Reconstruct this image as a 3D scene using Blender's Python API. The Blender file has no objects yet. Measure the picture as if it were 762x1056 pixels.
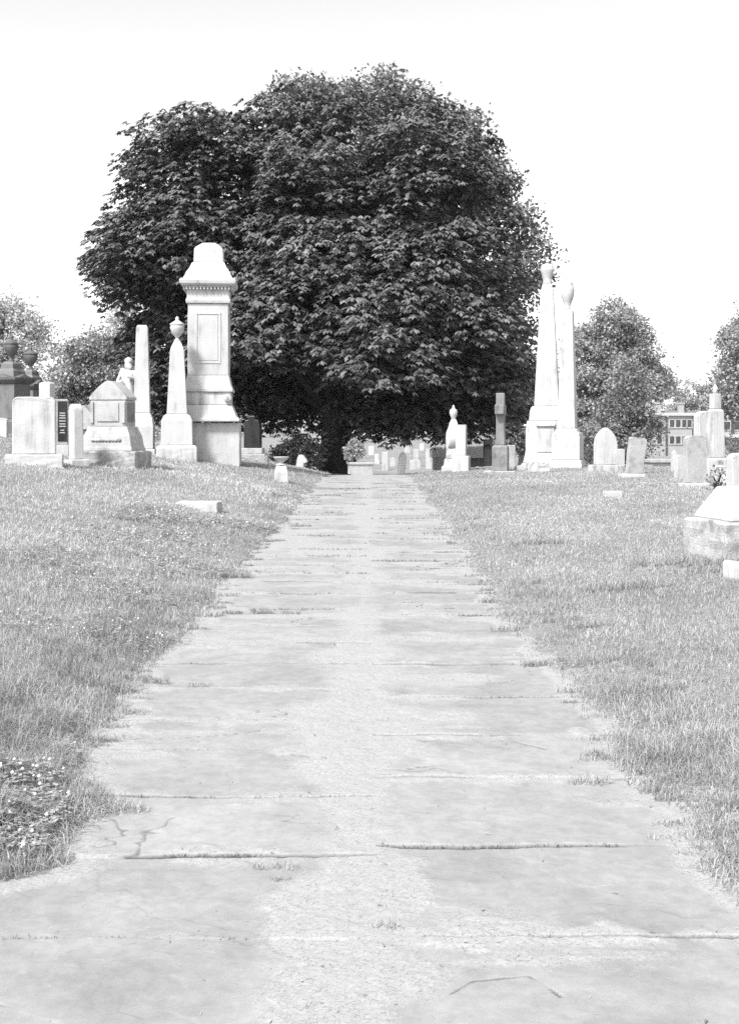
import bpy, bmesh, math, random
import numpy as np
from mathutils import Vector, Matrix
random.seed(7); RNG = np.random.default_rng(11)
R = math.radians; PI = math.pi
scn = bpy.context.scene
COL = scn.collection

# ------------------------------------------------------------------ camera numbers (metres, eye 1.5 m above the path)
F = 1250.0; CX = 381.0; HY = 445.0; EYE = 1.5
def PX(px, d): return (px - CX) / F * d
def PZ(py, d): return EYE - (py - HY) / F * d

# ------------------------------------------------------------------ noise
def _hash(ix, iy, seed):
    n = (ix.astype(np.int64) * 374761393 + iy.astype(np.int64) * 668265263 + seed * 2147483647) & 0xFFFFFFFF
    n = ((n ^ (n >> 13)) * 1274126177) & 0xFFFFFFFF
    return ((n ^ (n >> 16)) & 0xFFFF) / 65535.0
def vnoise(x, y, seed=0):
    x = np.asarray(x, float); y = np.asarray(y, float)
    ix = np.floor(x); iy = np.floor(y); fx = x - ix; fy = y - iy
    fx = fx * fx * (3 - 2 * fx); fy = fy * fy * (3 - 2 * fy)
    a = _hash(ix, iy, seed); b = _hash(ix + 1, iy, seed); c = _hash(ix, iy + 1, seed); d = _hash(ix + 1, iy + 1, seed)
    return (a * (1 - fx) + b * fx) * (1 - fy) + (c * (1 - fx) + d * fx) * fy
def fbm(x, y, seed=0, octv=4):
    s = 0; a = 0.5; t = 0
    for k in range(octv):
        s = s + a * vnoise(x * 2 ** k + 17.3 * k, y * 2 ** k - 9.1 * k, seed + k); t += a; a *= 0.5
    return s / t
def sstep(a, b, x):
    t = np.clip((x - a) / (b - a), 0, 1); return t * t * (3 - 2 * t)

# ------------------------------------------------------------------ terrain
YP = [-20, 0, 28, 32, 36, 40, 50, 70, 110, 170, 400, 2000]
ZC = [-.22, 0, .335, .36, .2, 0, -.45, -.75, .1, 1.2, 1.0, 1.0]
ZR = [-.22, 0, .335, .36, .3, .15, -.4, -1.0, -1.6, -2.0, -2.0, -2.0]
ZL = [-.22, 0, .335, .38, .40, .35, .1, -.3, -.3, 0, 0, 0]
UL = [0, .25, .6, 1.5, 3, 5, 8, 14, 60]; BL = [0, .05, .13, .30, .54, .78, 1.13, 1.25, .4]
UR = [0, .25, .6, 2, 5, 10, 60]; BR = [0, .03, .07, .14, .2, .2, 0]
def path_l(y): return np.interp(y, [2.5,3.6,3.9,4.1,4.5,5.3,6.3,9,13,17,22,33], [-1.6,-1.55,-1.22,-1.05,-1.09,-1.25,-1.33,-1.29,-1.3,-1.25,-1.2,-1.15]) + .16 * (fbm(y * 1.7, y * 0 + 3, 5) - .5) * 2 + .07 * (vnoise(y * 5, y * 0, 9) - .5)
def path_r(y): return np.interp(y, [2.5,4,6,7,8,33], [1.3,1.2,1.22,1.14,1.08,1.04]) + .16 * (fbm(y * 1.7, y * 0 + 8, 6) - .5) * 2 + .07 * (vnoise(y * 5, y * 0, 19) - .5)
def terrain(x, y):
    x = np.asarray(x, float); y = np.asarray(y, float)
    zc = np.interp(y, YP, ZC); zr = np.interp(y, YP, ZR); zl = np.interp(y, YP, ZL)
    wr = sstep(1.2, 4.5, x - .12 * np.clip(y - 40, 0, 200)); wl = sstep(1.2, 4.5, -x - .06 * np.clip(y - 34, 0, 200))
    z = zc * (1 - wr - wl) + zr * wr + zl * wl
    fade = 1 - sstep(60, 120, y); narrow = sstep(33, 42, y)
    uL = np.clip(path_l(y) - x, 0, 99); uR = np.clip(x - path_r(y), 0, 99)
    bl = np.interp(uL, UL, BL); br = np.interp(uR, UR, BR)
    bl = bl * (1 - narrow * (1 - sstep(1, 4, uL)))
    z = z + (bl + br) * fade
    inside = (uL <= 0) & (uR <= 0)
    z = z + np.where(inside, 0, .05 * (fbm(x * .7, y * .7, 31) - .5) * np.minimum(1, (uL + uR) * 2))
    z = z + np.where(inside, 0, .02 * (fbm(x * 5, y * 5, 37, 3) - .5) * np.minimum(1, (uL + uR) * 4))
    return z
def gz(x, y): return float(terrain(x, y))

# ------------------------------------------------------------------ materials (the photograph is black and white: every surface is a grey)
def new_mat(name):
    m = bpy.data.materials.new(name); m.use_nodes = True
    nt = m.node_tree; nt.nodes.clear()
    return m, nt, nt.nodes.new, nt.links.new
def grey(v): return (v, v, v, 1)
def ramp(nt, stops):
    r = nt.nodes.new('ShaderNodeValToRGB'); e = r.color_ramp.elements
    e[0].position, e[0].color = stops[0][0], grey(stops[0][1]); e[1].position, e[1].color = stops[-1][0], grey(stops[-1][1])
    for p, v in stops[1:-1]:
        k = e.new(p); k.color = grey(v)
    return r
def stone(name, base, stain, amount=.5, speck=.1, rough=.75, bump=.3, streak=.22, scale=3.0):
    """weathered stone: blotches, downward streaks, fine grain"""
    m, nt, N, L = new_mat(name)
    out = N('ShaderNodeOutputMaterial'); p = N('ShaderNodeBsdfPrincipled'); L(p.outputs[0], out.inputs[0])
    tc = N('ShaderNodeTexCoord'); oi = N('ShaderNodeObjectInfo')
    off = N('ShaderNodeVectorMath'); off.operation = 'ADD'
    ml = N('ShaderNodeMath'); ml.operation = 'MULTIPLY'; ml.inputs[1].default_value = 40; L(oi.outputs['Random'], ml.inputs[0])
    L(tc.outputs['Object'], off.inputs[0]); L(ml.outputs[0], off.inputs[1])
    mp = N('ShaderNodeMapping'); mp.inputs['Scale'].default_value = (1, 1, streak); L(off.outputs[0], mp.inputs[0])
    n1 = N('ShaderNodeTexNoise'); n1.inputs['Scale'].default_value = scale * 2.2; n1.inputs['Detail'].default_value = 6; n1.inputs['Roughness'].default_value = .62; L(mp.outputs[0], n1.inputs['Vector'])
    n2 = N('ShaderNodeTexNoise'); n2.inputs['Scale'].default_value = scale * .8; n2.inputs['Detail'].default_value = 5; L(off.outputs[0], n2.inputs['Vector'])
    n3 = N('ShaderNodeTexNoise'); n3.inputs['Scale'].default_value = 60; n3.inputs['Detail'].default_value = 3; L(off.outputs[0], n3.inputs['Vector'])
    a = N('ShaderNodeMath'); a.operation = 'MULTIPLY_ADD'; L(n1.outputs[0], a.inputs[0]); a.inputs[1].default_value = .6; 
    b = N('ShaderNodeMath'); b.operation = 'MULTIPLY'; L(n2.outputs[0], b.inputs[0]); b.inputs[1].default_value = .4; L(b.outputs[0], a.inputs[2])
    r = ramp(nt, [(.36, stain), (.36 + .22 * amount, (base * .7 + stain * .3)), (.62, base)]); L(a.outputs[0], r.inputs[0])
    s = N('ShaderNodeMath'); s.operation = 'MULTIPLY_ADD'; L(n3.outputs[0], s.inputs[0]); s.inputs[1].default_value = speck * 2; s.inputs[2].default_value = 1 - speck
    mx = N('ShaderNodeVectorMath'); mx.operation = 'SCALE'; L(r.outputs[0], mx.inputs[0]); L(s.outputs[0], mx.inputs['Scale'])
    L(mx.outputs[0], p.inputs['Base Color']); p.inputs['Roughness'].default_value = rough
    p.inputs['Specular IOR Level'].default_value = .3
    bp = N('ShaderNodeBump'); bp.inputs['Strength'].default_value = bump; bp.inputs['Distance'].default_value = .01
    ad = N('ShaderNodeMath'); ad.operation = 'ADD'; L(n3.outputs[0], ad.inputs[0]); L(n1.outputs[0], ad.inputs[1]); L(ad.outputs[0], bp.inputs['Height']); L(bp.outputs[0], p.inputs['Normal'])
    return m
M = {
 'marble': stone('white_marble', .44, .28, .40, .08, streak=.2),
 'marble_dirty': stone('stained_marble', .49, .20, .55, .12, streak=.07),
 'granite': stone('grey_granite', .37, .22, .5, .35, bump=.5, streak=.8),
 'granite_dark': stone('dark_granite', .20, .10, .5, .3, bump=.5, streak=.5),
 'brownstone': stone('brown_sandstone', .105, .05, .5, .15, streak=.35),
 'brown_light': stone('brown_sandstone_pale', .15, .09, .5, .15, streak=.35),
 'polished': stone('polished_black_granite', .03, .015, .5, .3, rough=.3, bump=.02),
 'rough': stone('rock_faced_stone', .40, .17, .8, .2, bump=1.0, streak=.6, scale=5),
 'slab_pale': stone('pale_rough_stone', .42, .20, .6, .2, bump=.9, streak=.8, scale=4),
 'carved': stone('weathered_granite', .39, .24, .5, .2, bump=.6, streak=.5),
 'concrete': stone('pale_concrete', .42, .27, .4, .1, streak=.4),
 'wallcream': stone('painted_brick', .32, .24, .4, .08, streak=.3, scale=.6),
 'wallshade': stone('painted_brick_shaded', .2, .14, .4, .08, streak=.3, scale=.6),  # shaded copy of the painted brick; the right wing's shade is in its grey
 'roofgrey': stone('slate_roof', .22, .13, .5, .1),
 'trim': stone('white_trim', .42, .34, .3, .04),
 'darkpaint': stone('dark_metal', .06, .04, .3, .1),
 'bark': stone('tree_bark', .025, .010, .6, .3, bump=1.0, streak=.15, scale=6),
 'barkpale': stone('pale_bark', .12, .06, .6, .3, bump=1.0, streak=.15, scale=5),
}
def glass():
    m, nt, N, L = new_mat('window_glass'); out = N('ShaderNodeOutputMaterial'); p = N('ShaderNodeBsdfPrincipled'); L(p.outputs[0], out.inputs[0])
    p.inputs['Base Color'].default_value = grey(.03); p.inputs['Roughness'].default_value = .08
    n = N('ShaderNodeTexNoise'); n.inputs['Scale'].default_value = 1.5; r = ramp(nt, [(.3, .02), (.7, .07)]); L(n.outputs[0], r.inputs[0]); L(r.outputs[0], p.inputs['Base Color'])
    return m
M['glass'] = glass()
def leafmat(name, lo, hi, trans=.25, rough=.5, spec=.25):
    m, nt, N, L = new_mat(name); out = N('ShaderNodeOutputMaterial')
    at = N('ShaderNodeAttribute'); at.attribute_name = 'tone'
    r = ramp(nt, [(0, lo), (1, hi)]); L(at.outputs['Fac'], r.inputs[0])
    p = N('ShaderNodeBsdfPrincipled'); p.inputs['Roughness'].default_value = rough; p.inputs['Specular IOR Level'].default_value = spec; L(r.outputs[0], p.inputs['Base Color'])
    t = N('ShaderNodeBsdfTranslucent'); L(r.outputs[0], t.inputs[0])
    mx = N('ShaderNodeMixShader'); mx.inputs[0].default_value = trans; L(p.outputs[0], mx.inputs[1]); L(t.outputs[0], mx.inputs[2]); L(mx.outputs[0], out.inputs[0])
    return m
M['grass'] = leafmat('grass_blades', .30, .63, .42, .6, .2)
M['straw'] = leafmat('dry_clippings', .30, .46, .2, .7, .1)
M['clover'] = leafmat('clover_leaves', .20, .46, .25, .6, .2)
M['flower'] = leafmat('clover_flowers', .6, .75, .2, .7, .1)
M['chestnut'] = leafmat("chestnut_leaves", .014, .20, .03, .45, .35)
M['maple'] = leafmat('small_leaves', .07, .30, .2, .5, .3)
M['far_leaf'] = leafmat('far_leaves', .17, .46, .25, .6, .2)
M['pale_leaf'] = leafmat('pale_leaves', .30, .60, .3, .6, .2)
M['shrub_leaf'] = leafmat('shrub_leaves', .09, .30, .2, .55, .3)

def ground_mat():
    m, nt, N, L = new_mat('turf_soil'); out = N('ShaderNodeOutputMaterial'); p = N('ShaderNodeBsdfPrincipled'); L(p.outputs[0], out.inputs[0])
    g = N('ShaderNodeNewGeometry')
    n1 = N('ShaderNodeTexNoise'); n1.inputs['Scale'].default_value = .8; n1.inputs['Detail'].default_value = 8; L(g.outputs['Position'], n1.inputs['Vector'])
    n2 = N('ShaderNodeTexNoise'); n2.inputs['Scale'].default_value = 45; n2.inputs['Detail'].default_value = 4; L(g.outputs['Position'], n2.inputs['Vector'])
    a = N('ShaderNodeMath'); a.operation = 'ADD'; L(n1.outputs[0], a.inputs[0]); L(n2.outputs[0], a.inputs[1])
    r = ramp(nt, [(.7, .13), (1.0, .22), (1.3, .32)]); L(a.outputs[0], r.inputs[0])
    # map 0..2 into 0..1
    mm = N('ShaderNodeMath'); mm.operation = 'MULTIPLY'; mm.inputs[1].default_value = .5; L(a.outputs[0], mm.inputs[0])
    r2 = ramp(nt, [(.35, .15), (.5, .21), (.65, .28)]); L(mm.outputs[0], r2.inputs[0]); L(r2.outputs[0], p.inputs['Base Color'])
    nt.nodes.remove(r)
    p.inputs['Roughness'].default_value = .95; p.inputs['Specular IOR Level'].default_value = .1
    b = N('ShaderNodeBump'); b.inputs['Strength'].default_value = .8; b.inputs['Distance'].default_value = .03; L(n2.outputs[0], b.inputs['Height']); L(b.outputs[0], p.inputs['Normal'])
    return m
M['ground'] = ground_mat()
def path_mat():
    m, nt, N, L = new_mat('bluestone_path'); out = N('ShaderNodeOutputMaterial'); p = N('ShaderNodeBsdfPrincipled'); L(p.outputs[0], out.inputs[0])
    g = N('ShaderNodeNewGeometry')
    def noise(s, d, r=.6, dist=0):
        n = N('ShaderNodeTexNoise'); n.inputs['Scale'].default_value = s; n.inputs['Detail'].default_value = d; n.inputs['Roughness'].default_value = r; n.inputs['Distortion'].default_value = dist; L(g.outputs['Position'], n.inputs['Vector']); return n
    big = noise(2.2, 8, .6, .4); fine = noise(70, 6, .75); mid = noise(14, 6, .7, .3); grit = noise(320, 2, .6)
    rs = ramp(nt, [(.36, .212), (.5, .240), (.64, .266)]); L(big.outputs[0], rs.inputs[0])
    rm = ramp(nt, [(.35, .88), (.65, 1.09)]); L(mid.outputs[0], rm.inputs[0])
    st = N('ShaderNodeAttribute'); st.attribute_name = 'slab'
    rv = N('ShaderNodeMath'); rv.operation = 'MULTIPLY_ADD'; rv.inputs[1].default_value = .13; rv.inputs[2].default_value = .935; L(st.outputs['Fac'], rv.inputs[0])
    m1 = N('ShaderNodeMath'); m1.operation = 'MULTIPLY'; L(rs.outputs[0], m1.inputs[0]); L(rm.outputs[0], m1.inputs[1])
    m2 = N('ShaderNodeMath'); m2.operation = 'MULTIPLY'; L(m1.outputs[0], m2.inputs[0]); L(rv.outputs[0], m2.inputs[1])
    rd = ramp(nt, [(.3, .225), (.45, .275), (.6, .305), (.75, .35)]); L(fine.outputs[0], rd.inputs[0])
    at = N('ShaderNodeAttribute'); at.attribute_name = 'debris'
    # rough edge of the debris
    sb = N('ShaderNodeMath'); sb.operation = 'MULTIPLY_ADD'; sb.inputs[1].default_value = 1.2; sb.inputs[2].default_value = -.6; L(fine.outputs[0], sb.inputs[0])
    sm = N('ShaderNodeMath'); sm.operation = 'ADD'; L(at.outputs['Fac'], sm.inputs[0]); L(sb.outputs[0], sm.inputs[1])
    cl = N('ShaderNodeMapRange'); cl.inputs['From Min'].default_value = .25; cl.inputs['From Max'].default_value = .75; L(sm.outputs[0], cl.inputs['Value'])
    mx = N('ShaderNodeMix'); L(cl.outputs[0], mx.inputs[0]); L(m2.outputs[0], mx.inputs[2]); L(rd.outputs[0], mx.inputs[3])
    cr = N('ShaderNodeAttribute'); cr.attribute_name = 'crack'
    cm = N('ShaderNodeMath'); cm.operation = 'MULTIPLY_ADD'; cm.inputs[1].default_value = -.85; cm.inputs[2].default_value = 1; L(cr.outputs['Fac'], cm.inputs[0])
    gm = N('ShaderNodeMath'); gm.operation = 'MULTIPLY_ADD'; gm.inputs[1].default_value = .5; gm.inputs[2].default_value = .75; L(grit.outputs[0], gm.inputs[0])
    m3 = N('ShaderNodeMath'); m3.operation = 'MULTIPLY'; L(mx.outputs[0], m3.inputs[0]); L(cm.outputs[0], m3.inputs[1])
    m4 = N('ShaderNodeMath'); m4.operation = 'MULTIPLY'; L(m3.outputs[0], m4.inputs[0]); L(gm.outputs[0], m4.inputs[1])
    L(m4.outputs[0], p.inputs['Base Color']); p.inputs['Roughness'].default_value = .85; p.inputs['Specular IOR Level'].default_value = .2
    b = N('ShaderNodeBump'); b.inputs['Strength'].default_value = .5; b.inputs['Distance'].default_value = .004
    h = N('ShaderNodeMath'); h.operation = 'MULTIPLY_ADD'; L(cl.outputs[0], h.inputs[1]); L(fine.outputs[0], h.inputs[0]); L(mid.outputs[0], h.inputs[2])
    L(h.outputs[0], b.inputs['Height']); L(b.outputs[0], p.inputs['Normal'])
    return m
M['path'] = path_mat()

# ------------------------------------------------------------------ object helpers
def props(o, label=None, cat=None, group=None, kind=None):
    if label: o['label'] = label
    if cat: o['category'] = cat
    if group: o['group'] = group
    if kind: o['kind'] = kind
    return o
def link(name, me, mat=None, parent=None, smooth=False):
    o = bpy.data.objects.new(name, me); COL.objects.link(o)
    if mat: me.materials.append(mat if not isinstance(mat, str) else M[mat])
    if parent: o.parent = parent
    if smooth: me.polygons.foreach_set('use_smooth', [True] * len(me.polygons))
    return o
def thing(name, label, cat, loc, rz=0, group=None, tilt=(0, 0)):
    o = bpy.data.objects.new(name, None); COL.objects.link(o)
    o.empty_display_size = .2
    o.location = loc; o.rotation_euler = (R(tilt[0]), R(tilt[1]), R(rz))
    return props(o, label, cat, group)
def np_mesh(name, V, faces_v, counts, attrs=None):
    """fast mesh from arrays. faces_v: flat vertex ids; counts: verts per face"""
    me = bpy.data.meshes.new(name); V = np.asarray(V, np.float32); fv = np.asarray(faces_v, np.int32).ravel(); ct = np.asarray(counts, np.int32)
    me.vertices.add(len(V)); me.vertices.foreach_set('co', V.ravel())
    me.loops.add(len(fv)); me.loops.foreach_set('vertex_index', fv)
    me.polygons.add(len(ct)); st = np.concatenate([[0], np.cumsum(ct)[:-1]]).astype(np.int32)
    me.polygons.foreach_set('loop_start', st)
    try: me.polygons.foreach_set('loop_total', ct)
    except Exception: pass
    for k, a in (attrs or {}).items():
        at = me.attributes.new(k, 'FLOAT', 'POINT'); at.data.foreach_set('value', np.asarray(a, np.float32))
    me.update(calc_edges=True); me.validate()
    return me
def grid_mesh(name, X, Y, Z, attrs=None):
    ny, nx = X.shape
    V = np.stack([X.ravel(), Y.ravel(), Z.ravel()], 1)
    i = np.arange(ny - 1)[:, None] * nx + np.arange(nx - 1)[None, :]
    q = np.stack([i, i + 1, i + nx + 1, i + nx], -1).reshape(-1)
    return np_mesh(name, V, q, np.full((ny - 1) * (nx - 1), 4), attrs and {k: v.ravel() for k, v in attrs.items()})
class MB:
    def __init__(s): s.v = []; s.f = []
    def add(s, vs, fs):
        b = len(s.v); s.v += [tuple(v) for v in vs]; s.f += [tuple(b + i for i in f) for f in fs]; return s
    def box(s, x0, x1, y0, y1, z0, z1):
        return s.add([(x0,y0,z0),(x1,y0,z0),(x1,y1,z0),(x0,y1,z0),(x0,y0,z1),(x1,y0,z1),(x1,y1,z1),(x0,y1,z1)],
                     [(0,3,2,1),(4,5,6,7),(0,1,5,4),(1,2,6,5),(2,3,7,6),(3,0,4,7)])
    def stack(s, prof, k=1.0, cx=0, cy=0, chamfer=0):
        """square-section profile: list of (half width, z); k = depth/width"""
        vs = []; fs = []
        for hw, z in prof:
            hd = hw * k; vs += [(cx-hw, cy-hd, z), (cx+hw, cy-hd, z), (cx+hw, cy+hd, z), (cx-hw, cy+hd, z)]
        n = len(prof)
        for i in range(n - 1):
            for j in range(4): fs.append((4*i+j, 4*i+(j+1) % 4, 4*i+4+(j+1) % 4, 4*i+4+j))
        fs += [(3, 2, 1, 0), (4*n-4, 4*n-3, 4*n-2, 4*n-1)]
        return s.add(vs, fs)
    def lathe(s, prof, n=20, cx=0, cy=0, wob=0):
        vs = []; fs = []
        for r, z in prof:
            for j in range(n):
                a = 2*PI*j/n; rr = r*(1+wob*math.sin(5*a)); vs.append((cx+rr*math.cos(a), cy+rr*math.sin(a), z))
        m = len(prof)
        for i in range(m-1):
            for j in range(n): fs.append((n*i+j, n*i+(j+1) % n, n*i+n+(j+1) % n, n*i+n+j))
        fs += [tuple(range(n-1, -1, -1)), tuple(range(n*(m-1), n*m))]
        return s.add(vs, fs)
    def slab(s, outline, y0, y1):
        """outline in x,z extruded from y0 to y1"""
        n = len(outline)
        vs = [(x, y0, z) for x, z in outline] + [(x, y1, z) for x, z in outline]
        fs = [tuple(range(n)), tuple(range(2*n-1, n-1, -1))] + [(i, i+n, (i+1) % n + n, (i+1) % n) for i in range(n)]
        return s.add(vs, fs)
    def build(s, name, mat, parent=None, bevel=.012, smooth=False, segs=2, wear=0):
        me = bpy.data.meshes.new(name); me.from_pydata(s.v, [], s.f)
        bm = bmesh.new(); bm.from_mesh(me); bmesh.ops.recalc_face_normals(bm, faces=bm.faces)
        if wear:
            bmesh.ops.subdivide_edges(bm, edges=[e for e in bm.edges if e.calc_length() > .25], cuts=5, use_grid_fill=True)
            rr = random.Random(len(s.v)*13+int(abs(s.v[0][0])*100))
            for v in bm.verts: v.co += Vector((rr.uniform(-1,1), rr.uniform(-1,1), rr.uniform(-1,1)))*wear
        bm.to_mesh(me); bm.free()
        o = link(name, me, mat, parent, smooth)
        if bevel:
            b = o.modifiers.new('soft_edges', 'BEVEL'); b.width = bevel; b.segments = segs; b.limit_method = 'ANGLE'; b.angle_limit = R(35)
        return o
def arch(w, h, style, n=14):
    """headstone outline, base at z=0"""
    hw = w/2; pts = [(-hw, -.08), (hw, -.08)]
    if style == 'flat': pts += [(hw, h), (-hw, h)]
    elif style == 'round':
        sp = hw*.75
        for i in range(n+1):
            a = PI*i/n; pts.append((hw*math.cos(a), h-sp+sp*math.sin(a)))
    elif style == 'low':
        sp = hw*.3
        for i in range(n+1):
            a = PI*i/n; pts.append((hw*math.cos(a), h-sp+sp*math.sin(a)))
    elif style == 'corner':
        r = hw*.28
        for i in range(6): a = PI/2*i/5; pts.append((hw-r+r*math.cos(a), h-r+r*math.sin(a)))
        for i in range(6): a = PI/2+PI/2*i/5; pts.append((-hw+r+r*math.cos(a), h-r+r*math.sin(a)))
    elif style == 'gothic':
        rad = 1.75*hw; s0 = h-math.sqrt(2*rad*hw-hw*hw); pr = []
        for i in range(9):
            x = hw*(1-i/8); pr.append((x, s0+math.sqrt(max(0, rad*rad-(x-hw+rad)**2))))
        pts += pr + [(-x, z) for x, z in reversed(pr[:-1])]
    elif style == 'shoulder':
        r = hw*.62; sh = h-r; pts += [(hw, sh-.02), (r, sh)]
        for i in range(1, n): a = PI*i/n; pts.append((r*math.cos(a), sh+r*math.sin(a)))
        pts += [(-r, sh), (-hw, sh-.02)]
    return pts
def urn_prof(z0, h, r):
    k = [(.45,0),(.5,.04),(.28,.10),(.22,.16),(.5,.24),(.85,.38),(1,.52),(1,.60),(.9,.63),(1.05,.66),(1.05,.70),(.8,.74),(.45,.80),(.22,.85),(.3,.90),(.2,.95),(.02,1)]
    return [(r*a, z0+h*b) for a, b in k]

# ================================================================== SETTING
# ground: one sheet to the horizon
def axis(segs):
    out = []
    for a, b, n in segs: out += list(np.linspace(a, b, n, endpoint=False))
    return np.array(out + [segs[-1][1]])
ax = axis([(-1500,-200,10),(-200,-30,24),(-30,-8,40),(-8,-3,70),(-3,3,150),(3,8,70),(8,30,40),(30,200,24),(200,1500,10)])
ay = axis([(-60,-2,12),(-2,9,220),(9,20,130),(20,45,140),(45,120,60),(120,400,30),(400,2500,14)])
GX, GY = np.meshgrid(ax, ay)
GZ = terrain(GX, GY)
ins = (GX > path_l(GY)) & (GX < path_r(GY)) & (GY < 33)
GZ = np.where(ins, GZ - .05, GZ)
gr = link('ground', grid_mesh('ground', GX, GY, GZ), 'ground', smooth=True); props(gr, kind='structure')

# path: two columns of bluestone flags, uneven, cracked and flaked, dust and clippings between
rows = [1.5]
while rows[-1] < 33.4:
    y = rows[-1]; rows.append(y + max(.0035, .62 * y * y / 1875))
ry = np.array(rows); rx = np.linspace(-1.85, 1.6, 570)
PXg, PYg = np.meshgrid(rx, ry)
LJ = [2.0, 2.75, 3.51, 4.18, 4.82, 5.5, 6.03, 6.75, 7.42]; RJ = [2.15, 2.9, 3.53, 4.27, 5.08, 5.75, 6.53, 7.4]
rj = random.Random(3)
while LJ[-1] < 34: LJ.append(LJ[-1] + rj.uniform(.55, .95))
while RJ[-1] < 34: RJ.append(RJ[-1] + rj.uniform(.55, .95))
x = PXg; y = PYg
cxj = .02 + .02 * (vnoise(y * 1.3, y * 0, 71) - .5)
left = x < cxj
yw = y + .05 * (fbm(x * 2.2, y * 1.2, 41, 4) - .5) + .012 * (vnoise(x * 14, y * 9, 43) - .5)
def cols(J, seed):
    J = np.array(J); idx = np.searchsorted(J, yw) ; idx = np.clip(idx, 1, len(J) - 1)
    d0 = yw - J[idx - 1]; d1 = J[idx] - yw; dist = np.minimum(d0, d1)
    jid = np.where(d0 < d1, idx - 1, idx)
    hs = _hash(idx, idx * 0 + seed, 5); h2 = _hash(idx, idx * 0 + seed, 8); h3 = _hash(idx, idx * 0 + seed, 12)
    mid = (J[idx] + J[idx - 1]) / 2
    return dist, jid, hs, h2, h3, yw - mid
dl = cols(LJ, 1); dr = cols(RJ, 2)
dist, jid, hs, h2, h3, off = [np.where(left, a, b) for a, b in zip(dl, dr)]
jpres = sstep(.32, .5, vnoise(x * 1.7 + jid * 7.7, jid * 3.3, 51) + .12 * (vnoise(x * 9, jid * 1.0, 52) - .5))
jw = (.55 + .45 * sstep(5, 8, y)) * (.005 + .009 * vnoise(x * 6, jid * 2.0, 55) * (.5 + vnoise(x * 1.9, jid * 4.0, 59)) + .006 * vnoise(x * 60, y * 60, 56))
joint = (1 - sstep(jw * .4, jw * 1.5, dist))
dc = np.abs(x - cxj - .02 * (vnoise(y * 5, x * 0, 57) - .5))
# debris: dust and dry clippings
n_a = fbm(x * 2.0, y * 2.0, 61, 5); n_b = fbm(x * 7, y * 7, 63, 4); n_c = fbm(x * .8, y * 5.0, 65, 4)
band = .06 + .05 * np.sin(y * 1.1) + .26 * (n_a - .5) * 2
ctr = -.04 - .16 * np.clip((4.0 - y) / 1.2, 0, 1)
deb = (1 - sstep(.0, .26, np.abs(x - ctr) - band)) * (1 - .25 * sstep(6, 10, y))
eL = x - path_l(y); eR = path_r(y) - x
nearL = 1 + 1.6 * np.clip((4.0 - y) / .8, 0, 1)
deb = np.maximum(deb, 1 - sstep(.02, .26, (eL - .25 * (n_a - .2) * nearL) * (1 + .8 * sstep(4.2, 6, y)))); deb = np.maximum(deb, 1 - sstep(.02, .18, (eR - .2 * (n_a - .35)) * (1 + .8 * sstep(5, 8, y))))
deb = np.maximum(deb, .85 * (1 - sstep(.0, .10, dist - .16 * (n_b - .42))) * sstep(.25, .45, fbm(x * 1.5 + jid, jid * 1.0, 67, 3)))
far = sstep(6, 12, y)
deb = np.maximum(deb, sstep(.56 - .10 * far, .68 - .08 * far, n_c * .6 + n_a * .4) * (.55 + .3 * far))
deb = np.clip(deb + .5 * (n_b - .5) + .18 * sstep(.5, .65, n_a) + .2 * far * sstep(.45, .6, n_c), 0, 1)
# flaked surface layers and cracks
fl = fbm(x * 1.6 + hs * 9, y * 1.6 + h2 * 9, 73, 5)
lay = .0022 * sstep(.50, .504 + .004, fl) + .0016 * sstep(.60, .608, fl)
cn = fbm(x * 1.3 + 5, y * 1.9 + h3 * 20, 77, 5); ck = (1 - sstep(.0, .006, np.abs(cn - .5))) * sstep(.55, .62, vnoise(x * 1.4, y * 1.4, 79)) * sstep(.35, .6, h2)
def polycrack(pts):
    """distance to a drawn crack line in plan"""
    b = np.full(x.shape, 9.0)
    for (x0, y0), (x1, y1) in zip(pts[:-1], pts[1:]):
        vx, vy = x1 - x0, y1 - y0; t = np.clip(((x - x0) * vx + (y - y0) * vy) / (vx * vx + vy * vy), 0, 1)
        b = np.minimum(b, np.hypot(x - x0 - t * vx, y - y0 - t * vy))
    return b
for pts in ([(.21, 3.17), (.28, 3.25), (.43, 3.28), (.47, 3.22), (.50, 3.16)], [(.18, 4.62), (.38, 4.64), (.52, 4.55)], [(-.12, 3.27), (.0, 3.2)],
            [(-1.1, 3.16), (-.98, 3.13), (-.9, 3.08)], [(-.55, 3.42), (-.4, 3.44), (-.28, 3.38)], [(-.2, 3.83), (-.08, 3.9)],
            [(.5, 5.62), (.65, 5.66), (.8, 5.5)], [(.2, 5.5), (.3, 5.72)]):
    ck = np.maximum(ck, 1 - sstep(.0003, .0022, polycrack(pts) + .02 * (fbm(x * 9, y * 9, 87, 4) - .5)))
free = 1 - sstep(.45, .8, deb)
slope = (h2 - .5) * .010 * off / .35 + (h3 - .5) * .008 * x
seam = sstep(0, .14, dc)
pz = terrain(x * 0 + .0, y) + ((hs - .5) * .008 + slope + .004 * (fl - .5) + lay) * seam
pz = pz - joint * jpres * .016 - ck * .010 * free
pz = pz * 1.0 + deb * (.005 + .009 * (n_b - .5)) + .003 * (fbm(x * 26, y * 26, 83, 3) - .5) * (.5 + 1.5 * deb)
pz -= .05 * sstep(0, .22, -eL) + .05 * sstep(0, .22, -eR) + .012
crack = np.clip(joint * jpres * (.6 + .6 * vnoise(x * 11, y * 2, 58)) + ck * free, 0, 1)
pth = link('path', grid_mesh('path', x, y, pz, {'debris': deb, 'slab': hs, 'crack': crack}), 'path', smooth=True); props(pth, kind='structure')
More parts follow.
